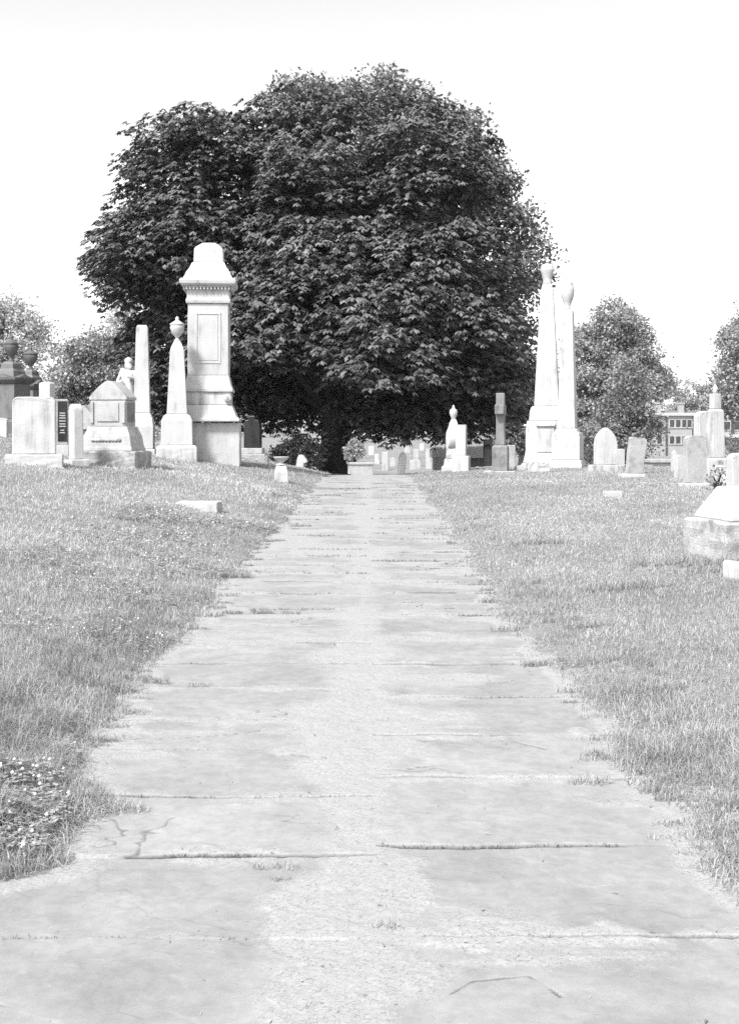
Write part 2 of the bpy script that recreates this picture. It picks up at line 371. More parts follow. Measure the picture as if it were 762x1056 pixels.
# gravel cross path beyond the crest
cxs = np.linspace(-6, 16, 90); cys = np.linspace(33.4, 35.6, 14); CXg, CYg = np.meshgrid(cxs, cys)
CYg = CYg + .25 * (vnoise(CXg * .6, CYg * 0, 3) - .5)
cp = link('gravel_path', grid_mesh('gravel_path', CXg, CYg, terrain(CXg, CYg) + .02 + .015 * vnoise(CXg * 6, CYg * 6, 4), {'debris': np.ones(CXg.shape), 'slab': np.ones(CXg.shape) * .5, 'crack': np.zeros(CXg.shape)}), 'path', smooth=True); props(cp, kind='structure')

# ------------------------------------------------------------------ blades
def blades(name, mat, P, length, width, lean, tone, flat=0.0, segs=2, kind='stuff', parent=None, base_up=None, zoff=-.01):
    """P: n x 3 roots; builds one curved blade per root"""
    n = len(P); az = RNG.uniform(0, 2*PI, n); ax_ = np.stack([np.cos(az), np.sin(az), np.zeros(n)], 1)
    side = np.stack([-np.sin(az), np.cos(az), np.zeros(n)], 1)
    # turn most blades' width roughly across the slope at random
    tw = RNG.uniform(-1.2, 1.2, n); side = side * np.cos(tw)[:, None] + ax_ * np.sin(tw)[:, None]
    up = np.array([0, 0, 1.0]); w = width[:, None] * side * .5; l = length[:, None]; le = lean[:, None]
    P = P + up * zoff
    mid = P + l * (.55 * (up * (1 - flat) * (1 - .25 * le) + ax_ * (le * .45 + flat)))
    tip = P + l * (up * (1 - flat) * (1 - .75 * le) + ax_ * (le * .95 + flat))
    V = np.stack([P - w, P + w, mid + w * .8, mid - w * .8, tip], 1).reshape(-1, 3)
    b = np.arange(n)[:, None] * 5
    fv = np.concatenate([b + np.array([0, 1, 2, 3]), b + np.array([3, 2, 4])], 1).ravel()
    ct = np.tile([4, 3], n)
    t = np.repeat(tone, 5)
    return np_mesh(name, V, fv, ct, {'tone': np.clip(t, 0, 1)})
def scatter_grass(n, y0, y1, spread=.42):
    d = np.exp(RNG.uniform(math.log(y0), math.log(y1), n)); s = RNG.choice([-1, 1], n)
    far = spread * d + .6
    lo = np.where(s < 0, -far, path_r(d) - .09); hi = np.where(s < 0, path_l(d) + .09, far)
    keep = hi > lo; d, s, lo, hi = d[keep], s[keep], lo[keep], hi[keep]
    X = lo + (hi - lo) * RNG.uniform(0, 1, len(d))
    e = np.where(s < 0, path_l(d) - X, X - path_r(d))
    # ragged border towards the flags
    k = RNG.uniform(0, 1, len(d)) < sstep(-.12, .05, e + .16 * (fbm(X * 3, d * 3, 91, 3) - .5))
    return X[k], d[k], e[k]
def grass_obj(name, n, y0, y1, hmul, wmul, spread=.42):
    X, Y, e = scatter_grass(n, y0, y1, spread)
    tuft = fbm(X * 4.5, Y * 3.0, 93, 3); pat = fbm(X * .55, Y * .35, 95, 4); fine = vnoise(X * 16, Y * 12, 96)
    k = RNG.uniform(0, 1, len(X)) < .35 + .9 * sstep(.3, .6, fine * .5 + tuft * .5); X, Y, e, tuft, pat, fine = [q[k] for q in (X, Y, e, tuft, pat, fine)]
    dist = np.maximum(3, Y)
    L_ = (.05 + .065 * RNG.random(len(X)) + .11 * np.clip(tuft - .5, 0, 1)) * hmul * (.6 + .4 * sstep(0, .25, e))
    L_ *= np.where(X > 0, .66, .9); L_ *= 1 + .5 * (Y < 6.5) * sstep(.45, .62, tuft)
    W_ = (.0026 + .0026 * RNG.random(len(X))) * wmul * np.maximum(1, dist / 7)
    tone = .28 + .32 * RNG.random(len(X)) + 1.0 * (pat - .5) + .25 * (RNG.random(len(X)) < .15) - .25 * (RNG.random(len(X)) < .12)
    tone -= .15 * sstep(.55, .7, fbm(X * 1.8, Y * 1.1, 97, 4))
    edge = (e < .55) * sstep(.48, .62, fbm(X * 3.1, Y * 1.6, 103, 3)); tone -= .28 * edge; L_ *= 1 + .5 * edge
    P = np.stack([X, Y, terrain(X, Y)], 1)
    o = link(name, blades(name, mat=None, P=P, length=L_, width=W_, lean=RNG.uniform(.2, 1.25, len(X)), tone=tone), 'grass')
    return props(o, 'pale mown grass covering the banks on both sides of the path', 'grass', kind='stuff')
grass_obj('grass', 480000, 3.0, 46, 1.0, 1.0)

# dry clippings lying on the path
def clippings(n):
    d = np.exp(RNG.uniform(math.log(2.8), math.log(20), n)); X = RNG.uniform(-1.6, 1.35, n)
    yi = np.clip(np.searchsorted(ry, d), 0, len(ry) - 1); xi = np.clip(np.searchsorted(rx, X), 0, len(rx) - 1)
    w = deb[yi, xi]; k = RNG.random(n) < (w ** 2) * .9 + .006
    X, d, yi, xi = X[k], d[k], yi[k], xi[k]
    P = np.stack([X, d, pz[yi, xi] + .004], 1); m = len(X)
    return blades('dry_clippings', None, P, RNG.uniform(.005, .019, m), RNG.uniform(.0009, .0018, m) * np.maximum(1, d / 6), RNG.uniform(0, .6, m), RNG.uniform(0, 1, m), flat=.97, zoff=.0)
def litter(n):
    d = np.exp(RNG.uniform(math.log(2.8), math.log(26), n)); X = RNG.uniform(-1.3, 1.2, n)
    yi = np.clip(np.searchsorted(ry, d), 0, len(ry) - 1); xi = np.clip(np.searchsorted(rx, X), 0, len(rx) - 1); k = RNG.random(n) < .25 + .75 * (deb[yi, xi] > .5)
    X, d, yi, xi = X[k], d[k], yi[k], xi[k]; m = len(X)
    return blades('leaf_litter', None, np.stack([X, d, pz[yi, xi] + .004], 1), RNG.uniform(.006, .02, m), RNG.uniform(.003, .008, m) * np.maximum(1, d / 8), RNG.uniform(0, .8, m), RNG.uniform(0, 1, m) ** 2, flat=.8, zoff=.001)
o = link('leaf_litter', litter(1500), 'clover'); props(o, 'crumbs of dark leaf litter scattered over the flags', 'litter', kind='stuff')
o = link('dry_clippings', clippings(120000), 'straw'); props(o, 'dry grass clippings strewn along the middle and edges of the path', 'clippings', kind='stuff')

# weeds growing in joints and along the edge
def tuft_blades(spots, name, mat, label, cat):
    Ps = []; Ls = []; T = []; W = []
    for (tx, ty, rad, n, ln, tn) in spots:
        a = RNG.uniform(0, 2*PI, n); r = rad * np.sqrt(RNG.random(n)); xx = tx + r * np.cos(a) * 1.6; yy = ty + r * np.sin(a) * .5
        Ps.append(np.stack([xx, yy, np.array([gz(0, q) if abs(u) < 1.15 else gz(u, q) for u, q in zip(xx, yy)]) + .0], 1))
        Ls.append(RNG.uniform(.4, 1, n) * ln); T.append(np.clip(RNG.normal(tn, .18, n), 0, 1)); W.append(RNG.uniform(.002, .0042, n) * max(1, ty / 6))
    P = np.concatenate(Ps); L_ = np.concatenate(Ls); T = np.concatenate(T); W = np.concatenate(W)
    o = link(name, blades(name, None, P, L_, W, RNG.uniform(.2, 1.1, len(P)), T), mat); return props(o, label, cat, kind='stuff')
def g(px, py):   # where a pixel of the path plane lies on the ground
    d = 1875 / (py - 431); return PX(px, d), d
sp = []
for px, py, rad, n, ln in [(285,893,.05,60,.04),(290,905,.03,30,.03),(100,765,.07,160,.07),(135,700,.09,200,.09),(270,632,.06,140,.06),(240,632,.05,120,.05),(300,632,.05,70,.04),(160,703,.06,150,.06),
                      (605,806,.06,90,.07),(552,686,.06,160,.08),(588,690,.06,120,.06),(400,955,.03,25,.06),(500,612,.06,80,.05),(310,543,.1,140,.06),(285,558,.08,100,.05),(270,562,.07,70,.05),
                      (205,706,.05,70,.04),(740,875,.06,120,.07),(755,890,.05,90,.06),(700,850,.07,100,.05),(492,594,.08,90,.05),(480,570,.08,70,.05),(395,742,.03,30,.02),(720,880,.05,40,.04),(300,510,.1,120,.09)]:
    X_, Y_ = g(px, py); sp.append((X_, Y_, rad, n, ln, .25))
for k in range(95):
    Y_ = math.exp(random.uniform(math.log(4.2), math.log(22))); sd = random.choice((-1, 1)); X_ = (float(path_l(Y_)) + random.uniform(-.05, .14)) if sd < 0 else (float(path_r(Y_)) - random.uniform(-.05, .14))
    sp.append((X_, Y_, random.uniform(.03, .09), random.randint(40, 120), random.uniform(.04, .085), random.uniform(.2, .6)))
tuft_blades(sp, 'weeds', 'grass', 'small tufts of weed growing in the joints and at the edges of the flags', 'weeds')
# thin growth in the open joints
def joint_growth():
    P = []
    for J, sgn in ((LJ, -1), (RJ, 1)):
        for k, jy in enumerate(J):
            if jy < 2.6 or jy > 28: continue
            n = 260; xx = sgn*RNG.uniform(.03, 1.15, n); pr = vnoise(xx*2.6 + k*5.1, xx*0 + sgn*3, 101) + .25*(vnoise(xx*15, xx*0 + k, 102)-.5)
            xx = xx[(pr > .62) & (RNG.random(n) < .8)]; yy = jy - .05*(fbm(xx*2.2, xx*0 + jy*1.2, 41, 4)-.5) + RNG.normal(0, .008, len(xx))
            P.append(np.stack([xx, yy, terrain(xx*0, yy) - .006], 1))
    P = np.concatenate(P); n = len(P)
    me = blades('joint_weeds', None, P, RNG.uniform(.008, .028, n)*np.clip(P[:, 1]/7, 1, 2.2), RNG.uniform(.002, .004, n)*np.maximum(1, P[:, 1]/6), RNG.uniform(.2, 1, n), RNG.uniform(0, .35, n))
    return props(link('joint_weeds', me, 'clover'), 'low dark growth in the open joints between the flags', 'weeds', kind='stuff')
joint_growth()
# taller grass clumps on the banks
sp = []
for X_, Y_, rad, n, ln in [(-1.4,4.2,.12,260,.12),(-1.6,4.4,.14,260,.13),(-1.25,4.9,.1,220,.11),(-1.45,5.2,.14,420,.19),(-1.55,4.75,.13,420,.17),(-1.3,4.45,.1,260,.13),(-1.42,6.6,.1,260,.16),(-1.9,7.4,.14,300,.15),(2.0,9.8,.18,320,.2),(2.25,9.9,.16,260,.18),(1.9,13.5,.2,260,.2),
                       (1.5,4.6,.12,300,.15),(1.55,5.4,.12,320,.17),(1.45,6.4,.1,260,.14),(1.8,5.0,.14,300,.15),(-1.4,8.6,.12,260,.13),(-1.3,11.4,.14,240,.13),(1.35,7.3,.1,220,.12),(1.5,8.4,.1,200,.11),(2.7,11.3,.2,300,.2),(3.1,11.0,.2,300,.24),(3.4,10.9,.16,260,.26),(2.9,10.6,.15,200,.16)]:
    sp.append((X_, Y_, rad, n, ln, .30))
tuft_blades(sp, 'tall_grass', 'grass', 'taller grass clumps standing above the mown turf along the path', 'grass')

# clover patches with white heads
def clover():
    n = 9000; d = np.concatenate([RNG.uniform(3.7, 5.4, n//3), np.exp(RNG.uniform(math.log(7.5), math.log(16), n - n//3))])
    X = np.concatenate([RNG.uniform(-1.75, -1.1, n//3), RNG.uniform(-3.1, -1.2, n - n//3)])
    k = (fbm(X * 2.2, d * 1.4, 99, 3) > .50) & (X < path_l(d) + .02); X, d = X[k], d[k]; m = len(X)
    c = np.stack([X, d, terrain(X, d) + RNG.uniform(.02, .085, m)], 1)
    Vs = []; s = RNG.uniform(.008, .015, m) * np.maximum(1, d / 8)
    for q in range(3):
        a = RNG.uniform(0, .5, m) + q * 2*PI/3; u = np.stack([np.cos(a), np.sin(a), RNG.uniform(-.3, .3, m)], 1); v = np.stack([-np.sin(a), np.cos(a), RNG.uniform(-.2, .2, m)], 1)
        S = s[:, None]; Vs.append(np.stack([c, c + S * (u * .8 - v * .55), c + S * u * 1.5, c + S * (u * .8 + v * .55)], 1))
    V = np.concatenate(Vs, 0).reshape(-1, 3); nf = len(V) // 4
    return np_mesh('clover', V, np.arange(len(V)), np.full(nf, 4), {'tone': np.repeat(RNG.random(nf), 4)}), X, d
cm, cxx, cyy = clover()
o = link('clover', cm, 'clover'); props(o, 'low dark clover patches in the turf left of the path', 'clover', kind='stuff')
def heads():
    n = 230; i = RNG.choice(len(cxx), n); V = []; Fc = []
    for q in i:
        r = random.uniform(.006, .010) * max(1, cyy[q] / 9); c = Vector((cxx[q] + random.uniform(-.05, .05), cyy[q] + random.uniform(-.05, .05), 0)); c.z = gz(c.x, c.y) + random.uniform(.06, .11)
        b = len(V); V += [(c.x+r,c.y,c.z),(c.x,c.y+r,c.z),(c.x-r,c.y,c.z),(c.x,c.y-r,c.z),(c.x,c.y,c.z+r),(c.x,c.y,c.z-r)]
        for a, e, f in ((0,1,4),(1,2,4),(2,3,4),(3,0,4),(1,0,5),(2,1,5),(3,2,5),(0,3,5)): Fc += [b+a, b+e, b+f]
    return np_mesh('clover_flowers', V, Fc, [3] * (len(Fc)//3), {'tone': RNG.random(len(V))})
o = link('clover_flowers', heads(), 'flower'); props(o, 'small white clover heads dotted over the left bank', 'flowers', kind='stuff')

# ================================================================== TREES
def tube(mb, pts, rads, n=8):
    vs = []; fs = []; up = Vector((0, 0, 1))
    for i, (p, r) in enumerate(zip(pts, rads)):
        p = Vector(p); t = (Vector(pts[min(i+1, len(pts)-1)]) - Vector(pts[max(i-1, 0)])).normalized()
        a = t.cross(Vector((0, 1, .01))).normalized(); b = t.cross(a)
        for j in range(n):
            th = 2*PI*j/n; vs.append(p + a*r*math.cos(th)*(1+.08*math.sin(3*th+i)) + b*r*math.sin(th))
    for i in range(len(pts)-1):
        for j in range(n): fs.append((n*i+j, n*i+(j+1) % n, n*i+n+(j+1) % n, n*i+n+j))
    fs += [tuple(range(n)), tuple(range(n*len(pts)-1, n*len(pts)-n-1, -1))]
    mb.add(vs, fs)
def limb(mb, a, b, r0, r1, rr, seg=6, sag=.3, n=8):
    a = Vector(a); b = Vector(b); pts = []; rs = []
    for i in range(seg+1):
        t = i/seg; p = a.lerp(b, t); p.z += sag*math.sin(PI*t); p += Vector((rr.uniform(-1,1), rr.uniform(-1,1), rr.uniform(-.4,.4)))*(.05*(b-a).length if 0 < i < seg else 0)
        pts.append(p); rs.append(r0+(r1-r0)*t)
    tube(mb, pts, rs, n); return pts
def surface_points(lobes, dens, rng, inner=.72, jit=.16, gap=.0):
    """points on the outside of a union of balls"""
    C = np.array([l[:3] for l in lobes]); RR = np.array([l[3] for l in lobes]); out = []; nor = []
    for i, (c, r) in enumerate(zip(C, RR)):
        n = int(4*PI*r*r*dens)
        v = rng.normal(size=(n, 3)); v /= np.linalg.norm(v, axis=1)[:, None]
        p = c + v * r * rng.uniform(1-jit, 1+jit*.7, n)[:, None]
        k = np.ones(n, bool)
        for j in range(len(C)):
            if j != i: k &= np.linalg.norm(p - C[j], axis=1) > RR[j]*inner
        out.append(p[k]); nor.append(v[k])
    return np.concatenate(out), np.concatenate(nor)
def clumps(lobes, rng, size):
    """smaller boughs bulging from every lobe"""
    P, N_ = surface_points(lobes, .7/(size*size), rng, .84, .10)
    return [(p[0]-n[0]*size*.62, p[1]-n[1]*size*.62, p[2]-n[2]*size*.55, size*s) for p, n, s in zip(P, N_, rng.uniform(.5, 1.45, len(P)))]
def clump_points(cl, lobes, dens, rng, flat):
    out = []; nor = []; C = np.array([l[:3] for l in lobes]); cen = C.mean(0)
    for a, b, c, r in cl:
        n = max(3, int(2*PI*r*r*dens)); v = rng.normal(size=(n, 3)); v /= np.linalg.norm(v, axis=1)[:, None]
        v[:, 2] = np.where(v[:, 2] < -.15, -v[:, 2], v[:, 2])
        o = np.array([a, b, c]); w = o-cen; w[2] *= .3; w /= np.linalg.norm(w)+1e-6
        v = v*np.array([1, 1, flat])
        p = o + v*r*rng.uniform(.8, 1.08, n)[:, None]
        p[:, 2] -= .22*np.linalg.norm((p-o)[:, :2], axis=1)**2/r
        nn = v+w*.6; nn /= np.linalg.norm(nn, axis=1)[:, None]
        out.append(p); nor.append(nn)
    return np.concatenate(out), np.concatenate(nor)
def leaf_quads(C, U, N_, ln, wd, fold=.25):
    """diamond leaflet folded at midrib. C base, U direction, N_ normal"""
    S = np.cross(U, N_); S /= np.linalg.norm(S, axis=1)[:, None] + 1e-9
    ln = ln[:, None]; wd = wd[:, None]
    tip = C + U*ln; m = C + U*ln*.58
    a = m + S*wd + N_*wd*fold; b = m - S*wd + N_*wd*fold
    return np.stack([C, a, tip, b], 1)
def unit(v): return v/(np.linalg.norm(v, axis=1)[:, None]+1e-9)
def palmate_crown(name, sprays, nor, rng, leaves=13, lsize=.24, spread=.42, droop=.75):
    """horse chestnut foliage: domes of drooping palmate leaves"""
    n = len(sprays); P = np.repeat(sprays, leaves, 0); Nn = np.repeat(nor, leaves, 0); m = len(P)
    hor = Nn.copy(); hor[:, 2] = 0; hor = unit(hor + 1e-3)
    a = rng.uniform(0, 2*PI, m); rad = spread*np.sqrt(rng.random(m)); dirn = np.stack([np.cos(a), np.sin(a), np.zeros(m)], 1)
    sc = np.repeat(rng.uniform(.7, 1.3, n), leaves)
    pos = P + dirn*(rad*sc)[:, None] + hor*(.18*rng.random(m))[:, None]
    pos[:, 2] += -droop*rad*rad/spread*sc*1.1 + rng.uniform(-.1, .12, m)
    pos += Nn*.1
    out = unit(dirn*.8*(rad/spread)[:, None] + hor*.7 + rng.normal(size=(m, 3))*.25)
    quads = []; tone = []; stone_ = np.repeat(rng.uniform(-.25, .25, n), leaves) + rng.uniform(0, 1, m)*.6 + .2
    up = np.array([0, 0, 1.0])
    for q in range(5):
        ang = (q-2)*.62 + rng.normal(size=m)*.1
        o2 = out.copy(); o2[:, 2] = 0; o2 = unit(o2); sd = np.stack([-o2[:, 1], o2[:, 0], np.zeros(m)], 1)
        d = o2*np.cos(ang)[:, None] + sd*np.sin(ang)[:, None]
        d[:, 2] -= (rng.uniform(.35, 1.1, m)); d = unit(d)
        nn = unit(up - d*(d[:, 2:3]) + rng.normal(size=(m, 3))*.12)
        L_ = lsize*rng.uniform(.7, 1.15, m)*(1-.14*abs(q-2))
        quads.append(leaf_quads(pos, d, nn, L_, L_*.2)); tone.append(stone_)
    V = np.concatenate(quads).reshape(-1, 3); nf = len(V)//4
    return np_mesh(name, V, np.arange(len(V)), np.full(nf, 4), {'tone': np.clip(np.repeat(np.concatenate(tone), 4), 0, 1)})
def leafy_crown(name, pts, nor, rng, leaves=14, ls=.12, spread=.35, up_bias=.35, droop=.2):
    n = len(pts); P = np.repeat(pts, leaves, 0); m = len(P)
    v = rng.normal(size=(m, 3))*np.array([1, 1, .75]); pos = P + v*spread*.55
    d = unit(rng.normal(size=(m, 3)) + np.repeat(nor, leaves, 0)*.5 - np.array([0, 0, droop]))
    nn = unit(rng.normal(size=(m, 3)) + np.array([0, 0, up_bias*3]))
    nn = unit(nn - d*(np.sum(nn*d, 1)[:, None]))
    L_ = ls*rng.uniform(.7, 1.4, m)
    tone = np.repeat(rng.uniform(-.2, .2, n), leaves) + rng.uniform(.15, .85, m)
    V = leaf_quads(pos, d, nn, L_, L_*.36).reshape(-1, 3)
    return np_mesh(name, V, np.arange(len(V)), np.full(m, 4), {'tone': np.clip(np.repeat(tone, 4), 0, 1)})
def px_lobes(L_, d, dm=1.0, origin=None, depth=.0, rng=None):
    out = []
    for l in L_:
        px, py, rp = l[:3]; dd = l[3] if len(l) > 3 else 0
        out.append((PX(px, d), d + dd, PZ(py, d), rp/F*d))
    return out
def make_tree(name, label, lobes, base, trunk_r, mat, bark, rng, group=None, kind='leafy', dens=2.0, trunk_top=None, limbs=10, seed=1, csize=0, flat=.6, **kw):
    bx_, by_ = base; bz = gz(bx_, by_); rr = random.Random(seed)
    t = thing(name, label, 'tree', (bx_, by_, bz), 0, group)
    L0 = [(a-bx_, b-by_, c-bz, r) for a, b, c, r in lobes]
    L1 = clumps(L0, rng, csize) if csize else L0
    mb = MB(); cz = trunk_top if trunk_top else min(l[2] for l in L0)
    top = Vector((rr.uniform(-.1, .1), rr.uniform(-.1, .1), cz))
    ks = [(1.55, -.15), (1.22, .12), (1.05, .4), (1.0, .5*cz), (.95, cz*.8), (.85, cz)]
    tube(mb, [(top.x*z/cz if z > 0 else 0, top.y*z/cz if z > 0 else 0, z) for _, z in ks], [trunk_r*k for k, _ in ks], 14)
    ordl = sorted(L0, key=lambda l: -l[3])[:limbs]
    for (a, b, c, r) in ordl:
        end = Vector((a, b, c + r*.2)); st = Vector((top.x*.8, top.y*.8, cz*rr.uniform(.72, 1.0)))
        pts = limb(mb, st, end, trunk_r*rr.uniform(.35, .55), trunk_r*.1, rr, 6, .1*(end-st).length*.3, 8)
        for q in range(5):
            s2 = pts[rr.choice([3, 4, 5, 6])]; v = Vector((rr.gauss(0, 1), rr.gauss(0, 1), rr.gauss(.2, .8))).normalized()
            limb(mb, s2, Vector((a, b, c)) + v*r*.92, trunk_r*.13, trunk_r*.03, rr, 4, .05, 5)
    tr = mb.build('trunk', bark, t, bevel=0, smooth=True)
    P, N_ = clump_points(L1, L0, dens, rng, flat) if csize else surface_points(L0, dens, rng)
    if kind == 'palmate': me = palmate_crown('crown', P, N_, rng, **kw)
    else: me = leafy_crown('crown', P, N_, rng, **kw)
    link('crown', me, mat, t)
    return t
rt = np.random.default_rng(5)
# the great horse chestnut: lobes as (photo x, y, radius, depth offset)
def bough(ax_, ay_, x0, x1, by_, dep, n=4):
    """one drooping mass of the crown: narrow top, broad skirt, hollow below"""
    out = []; w = (x1-x0)/2; cx_ = (x0+x1)/2
    out.append((ax_, ay_+w*.34, w*.34, dep+.6))
    for k in range(1, n+1):
        t = k/n; rad = w*(.30+.16*t); yy = ay_+(by_-ay_)*(.18+.72*t); span = max(0, w*(.30+.70*t)-rad)
        m = 2+int(span > w*.2)+int(span > w*.45)
        for q in range(m):
            u = -1+2*q/(m-1); out.append((ax_*(1-t)+cx_*t+u*span, yy-w*.10*(1-u*u)+6*math.sin(q*2.3+k*1.7), rad, dep+.9*u*u-.5*t+.3*math.sin(k*3+q)))
    return out
CH = bough(200,120,120,266,288,-1.6,5) + bough(166,116,132,204,180,-.2,2) + bough(292,94,228,346,190,.3,3) + bough(318,150,246,392,340,-2.7,5) + bough(432,140,352,500,350,-3.0,5) \
   + bough(398,275,318,452,392,-4.0,3) + bough(268,270,222,322,372,-3.2,3) + bough(480,290,430,520,410,-1.8,3) + bough(350,98,310,410,175,.6,2) + bough(448,116,398,490,195,.4,3) \
   + bough(122,208,104,160,280,.2,2) + bough(170,290,140,215,425,-.2,4) + [(232,128,26,.6),(238,168,34,-.4),(150,300,22,.6),(178,335,28,.8),(188,380,28,.8),(165,345,24,.8),(196,412,22,.8)] + bough(410,330,360,450,450,-1.2,3)
CH += [(200,200,50,2.4),(300,180,66,3),(400,200,66,3),(300,300,72,3.2),(410,310,68,3.2),(210,300,52,2.6),(350,370,62,2.6),(460,370,42,2.2),(250,370,42,2.2),(350,260,80,.8),
       (240,412,28,1.8),(290,412,30,1.6),(340,408,30,1.4),(400,415,28,1.6),(450,412,28,1.2),(412,455,10,0),(300,424,22,3),(360,424,20,3),(420,428,20,3),(470,425,22,2),(205,395,28,1.6),(498,410,20,1.5),(265,425,18,2.5),(246,398,26,2.4),(258,418,20,2),(232,380,26,2.4),(256,438,11,.5),(468,440,13,.2),(500,436,14,.4),(384,440,11,.2),(312,440,9,.4),(286,436,12,1),(440,442,10,.5),(215,425,16,1),(522,425,14,.5)]
make_tree('horse_chestnut_tree', 'huge dark horse chestnut tree with broad drooping crown at the end of the path', px_lobes(CH, 40), (PX(348, 40), 40), .50, 'chestnut', 'bark', rt,
          kind='palmate', dens=1.9, csize=1.15, flat=.66, leaves=11, lsize=.27, spread=.44, trunk_top=2.6, limbs=26, seed=4)
BK = [(300,108,22),(340,114,30),(385,114,32),(430,130,36),(464,150,40),(490,188,32),(486,235,44),(518,234,26,),(540,226,14),(525,290,30),(520,345,34),(528,395,26),(505,425,26),(480,300,60,1),(430,200,80,1),(350,160,70,1),(440,330,70,1),(505,370,36,-.5),(536,255,14),(325,99,14),(405,101,14),(360,98,12),(448,115,14),(484,146,20)]
make_tree('shade_tree', 'lighter fine leaved tree rising behind the right side of the dark chestnut', px_lobes(BK, 46), (PX(350, 46), 46), .38, 'maple', 'bark', rt, dens=2.6, trunk_top=2.2, limbs=24, seed=8,
          leaves=22, ls=.15, spread=.42, csize=.85, flat=.75)

def bg_tree(label, L_, d, bxp, tr, mat='far_leaf', bark='barkpale', seed=1, dens=2.0, name='broadleaf_tree', group='background trees beyond the graves', **kw):
    lo = px_lobes(L_, d); rg = np.random.default_rng(seed); sat = []
    for a, b, c, r_ in lo:
        for q in range(4):
            v = rg.normal(size=3); v[2] = abs(v[2])*.8-.1; v /= np.linalg.norm(v); r2 = r_*rg.uniform(.25, .5); sat.append((a+v[0]*r_*.8, b+v[1]*r_*.8, c+v[2]*r_*.8, r2))
    lo = [(a, b, c, r_*.84) for a, b, c, r_ in lo] + sat
    full = lo + [(a, b + r*.9, c, r*.9) for a, b, c, r in lo[:len(L_)]]
    kw['ls'] = kw.get('ls', .35)*.62; kw['leaves'] = kw.get('leaves', 14)*2; kw['spread'] = .55; kw['csize'] = d/85; kw['flat'] = .8; dens = 1.5*(85/d)**2 * (.55 if mat == 'pale_leaf' else 1)
    return make_tree(name, label, full, (PX(bxp, d), d), tr, mat, bark, rg, group=group, dens=dens, limbs=8, seed=seed, trunk_top=kw.pop('tt', 2.2), **kw)
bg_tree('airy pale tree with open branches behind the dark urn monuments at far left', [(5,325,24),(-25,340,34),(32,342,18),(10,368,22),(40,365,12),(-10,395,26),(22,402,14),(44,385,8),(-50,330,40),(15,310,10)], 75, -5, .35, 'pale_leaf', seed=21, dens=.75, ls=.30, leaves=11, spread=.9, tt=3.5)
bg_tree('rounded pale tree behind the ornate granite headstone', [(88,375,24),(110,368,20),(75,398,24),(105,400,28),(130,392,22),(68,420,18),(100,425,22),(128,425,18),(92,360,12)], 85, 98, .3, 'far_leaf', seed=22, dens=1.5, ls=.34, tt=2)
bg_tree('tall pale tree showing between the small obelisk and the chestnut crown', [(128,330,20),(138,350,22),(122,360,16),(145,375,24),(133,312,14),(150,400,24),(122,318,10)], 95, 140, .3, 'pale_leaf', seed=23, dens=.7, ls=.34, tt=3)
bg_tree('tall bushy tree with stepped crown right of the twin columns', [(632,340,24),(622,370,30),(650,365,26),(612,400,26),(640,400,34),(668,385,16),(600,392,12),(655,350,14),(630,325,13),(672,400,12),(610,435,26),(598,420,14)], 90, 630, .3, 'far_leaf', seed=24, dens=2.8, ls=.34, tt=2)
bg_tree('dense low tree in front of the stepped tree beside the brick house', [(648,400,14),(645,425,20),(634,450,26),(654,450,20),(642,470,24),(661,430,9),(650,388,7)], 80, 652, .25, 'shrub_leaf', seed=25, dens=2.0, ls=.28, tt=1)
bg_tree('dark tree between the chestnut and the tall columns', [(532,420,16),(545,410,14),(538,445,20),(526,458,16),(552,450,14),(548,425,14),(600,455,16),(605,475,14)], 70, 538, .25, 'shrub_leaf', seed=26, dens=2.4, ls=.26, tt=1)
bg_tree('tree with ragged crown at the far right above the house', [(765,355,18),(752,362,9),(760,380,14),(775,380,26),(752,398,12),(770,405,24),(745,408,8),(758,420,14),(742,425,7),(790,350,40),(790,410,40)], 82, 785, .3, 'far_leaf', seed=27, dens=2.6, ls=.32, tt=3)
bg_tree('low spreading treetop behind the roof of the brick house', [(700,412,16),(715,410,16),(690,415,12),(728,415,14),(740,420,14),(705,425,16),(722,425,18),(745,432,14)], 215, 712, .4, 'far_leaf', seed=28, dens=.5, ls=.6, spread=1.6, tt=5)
# distant mass of trees that closes the view under the crown
def far_wood(name, x0, x1, y, z0, h, seed, mat='far_leaf'):
    rg = np.random.default_rng(seed); n = int((x1-x0)/3)
    lo = [(x0+(x1-x0)*(i+rg.random())/n, y+rg.uniform(-3, 3), z0+h*rg.uniform(.2, .8), h*rg.uniform(.25, .5)) for i in range(n*2)]
    P, N_ = surface_points(lo, .55, rg); o = link(name, leafy_crown(name, P, N_, rg, leaves=12, ls=.6, spread=1.6), mat)
    return props(o, 'low wooded skyline far beyond the cemetery', 'woods', kind='stuff')
far_wood('distant_woods', -140, 160, 300, 0, 6.5, 41)

def shrub(name, label, lobes, base, mat, seed, dens=9, group=None, ls=.08, leaves=12, spread=.2):
    rg = np.random.default_rng(seed); bz = gz(*base); t = thing(name, label, 'shrub', (base[0], base[1], bz), 0, group)
    L0 = [(a-base[0], b-base[1], c-bz, r) for a, b, c, r in lobes]; P, N_ = surface_points(L0, dens, rg, .8)
    link('foliage', leafy_crown('foliage', P, N_, rg, leaves=leaves, ls=ls, spread=spread), mat, t)
    mb = MB(); rr = random.Random(seed)
    for a, b, c, r in L0: limb(mb, (0, 0, -.05), (a, b, c), .03, .01, rr, 4, .05, 5)
    mb.build('stems', 'bark', t, bevel=0)
    return t
shrub('shrub', 'bushy rounded shrub just left of the chestnut trunk', px_lobes([(296,468,11),(309,462,11),(322,466,10),(302,479,11),(318,480,11),(289,480,7)], 38.5), (PX(308, 38.5), 38.5), 'shrub_leaf', 51, dens=30, leaves=22, ls=.10)
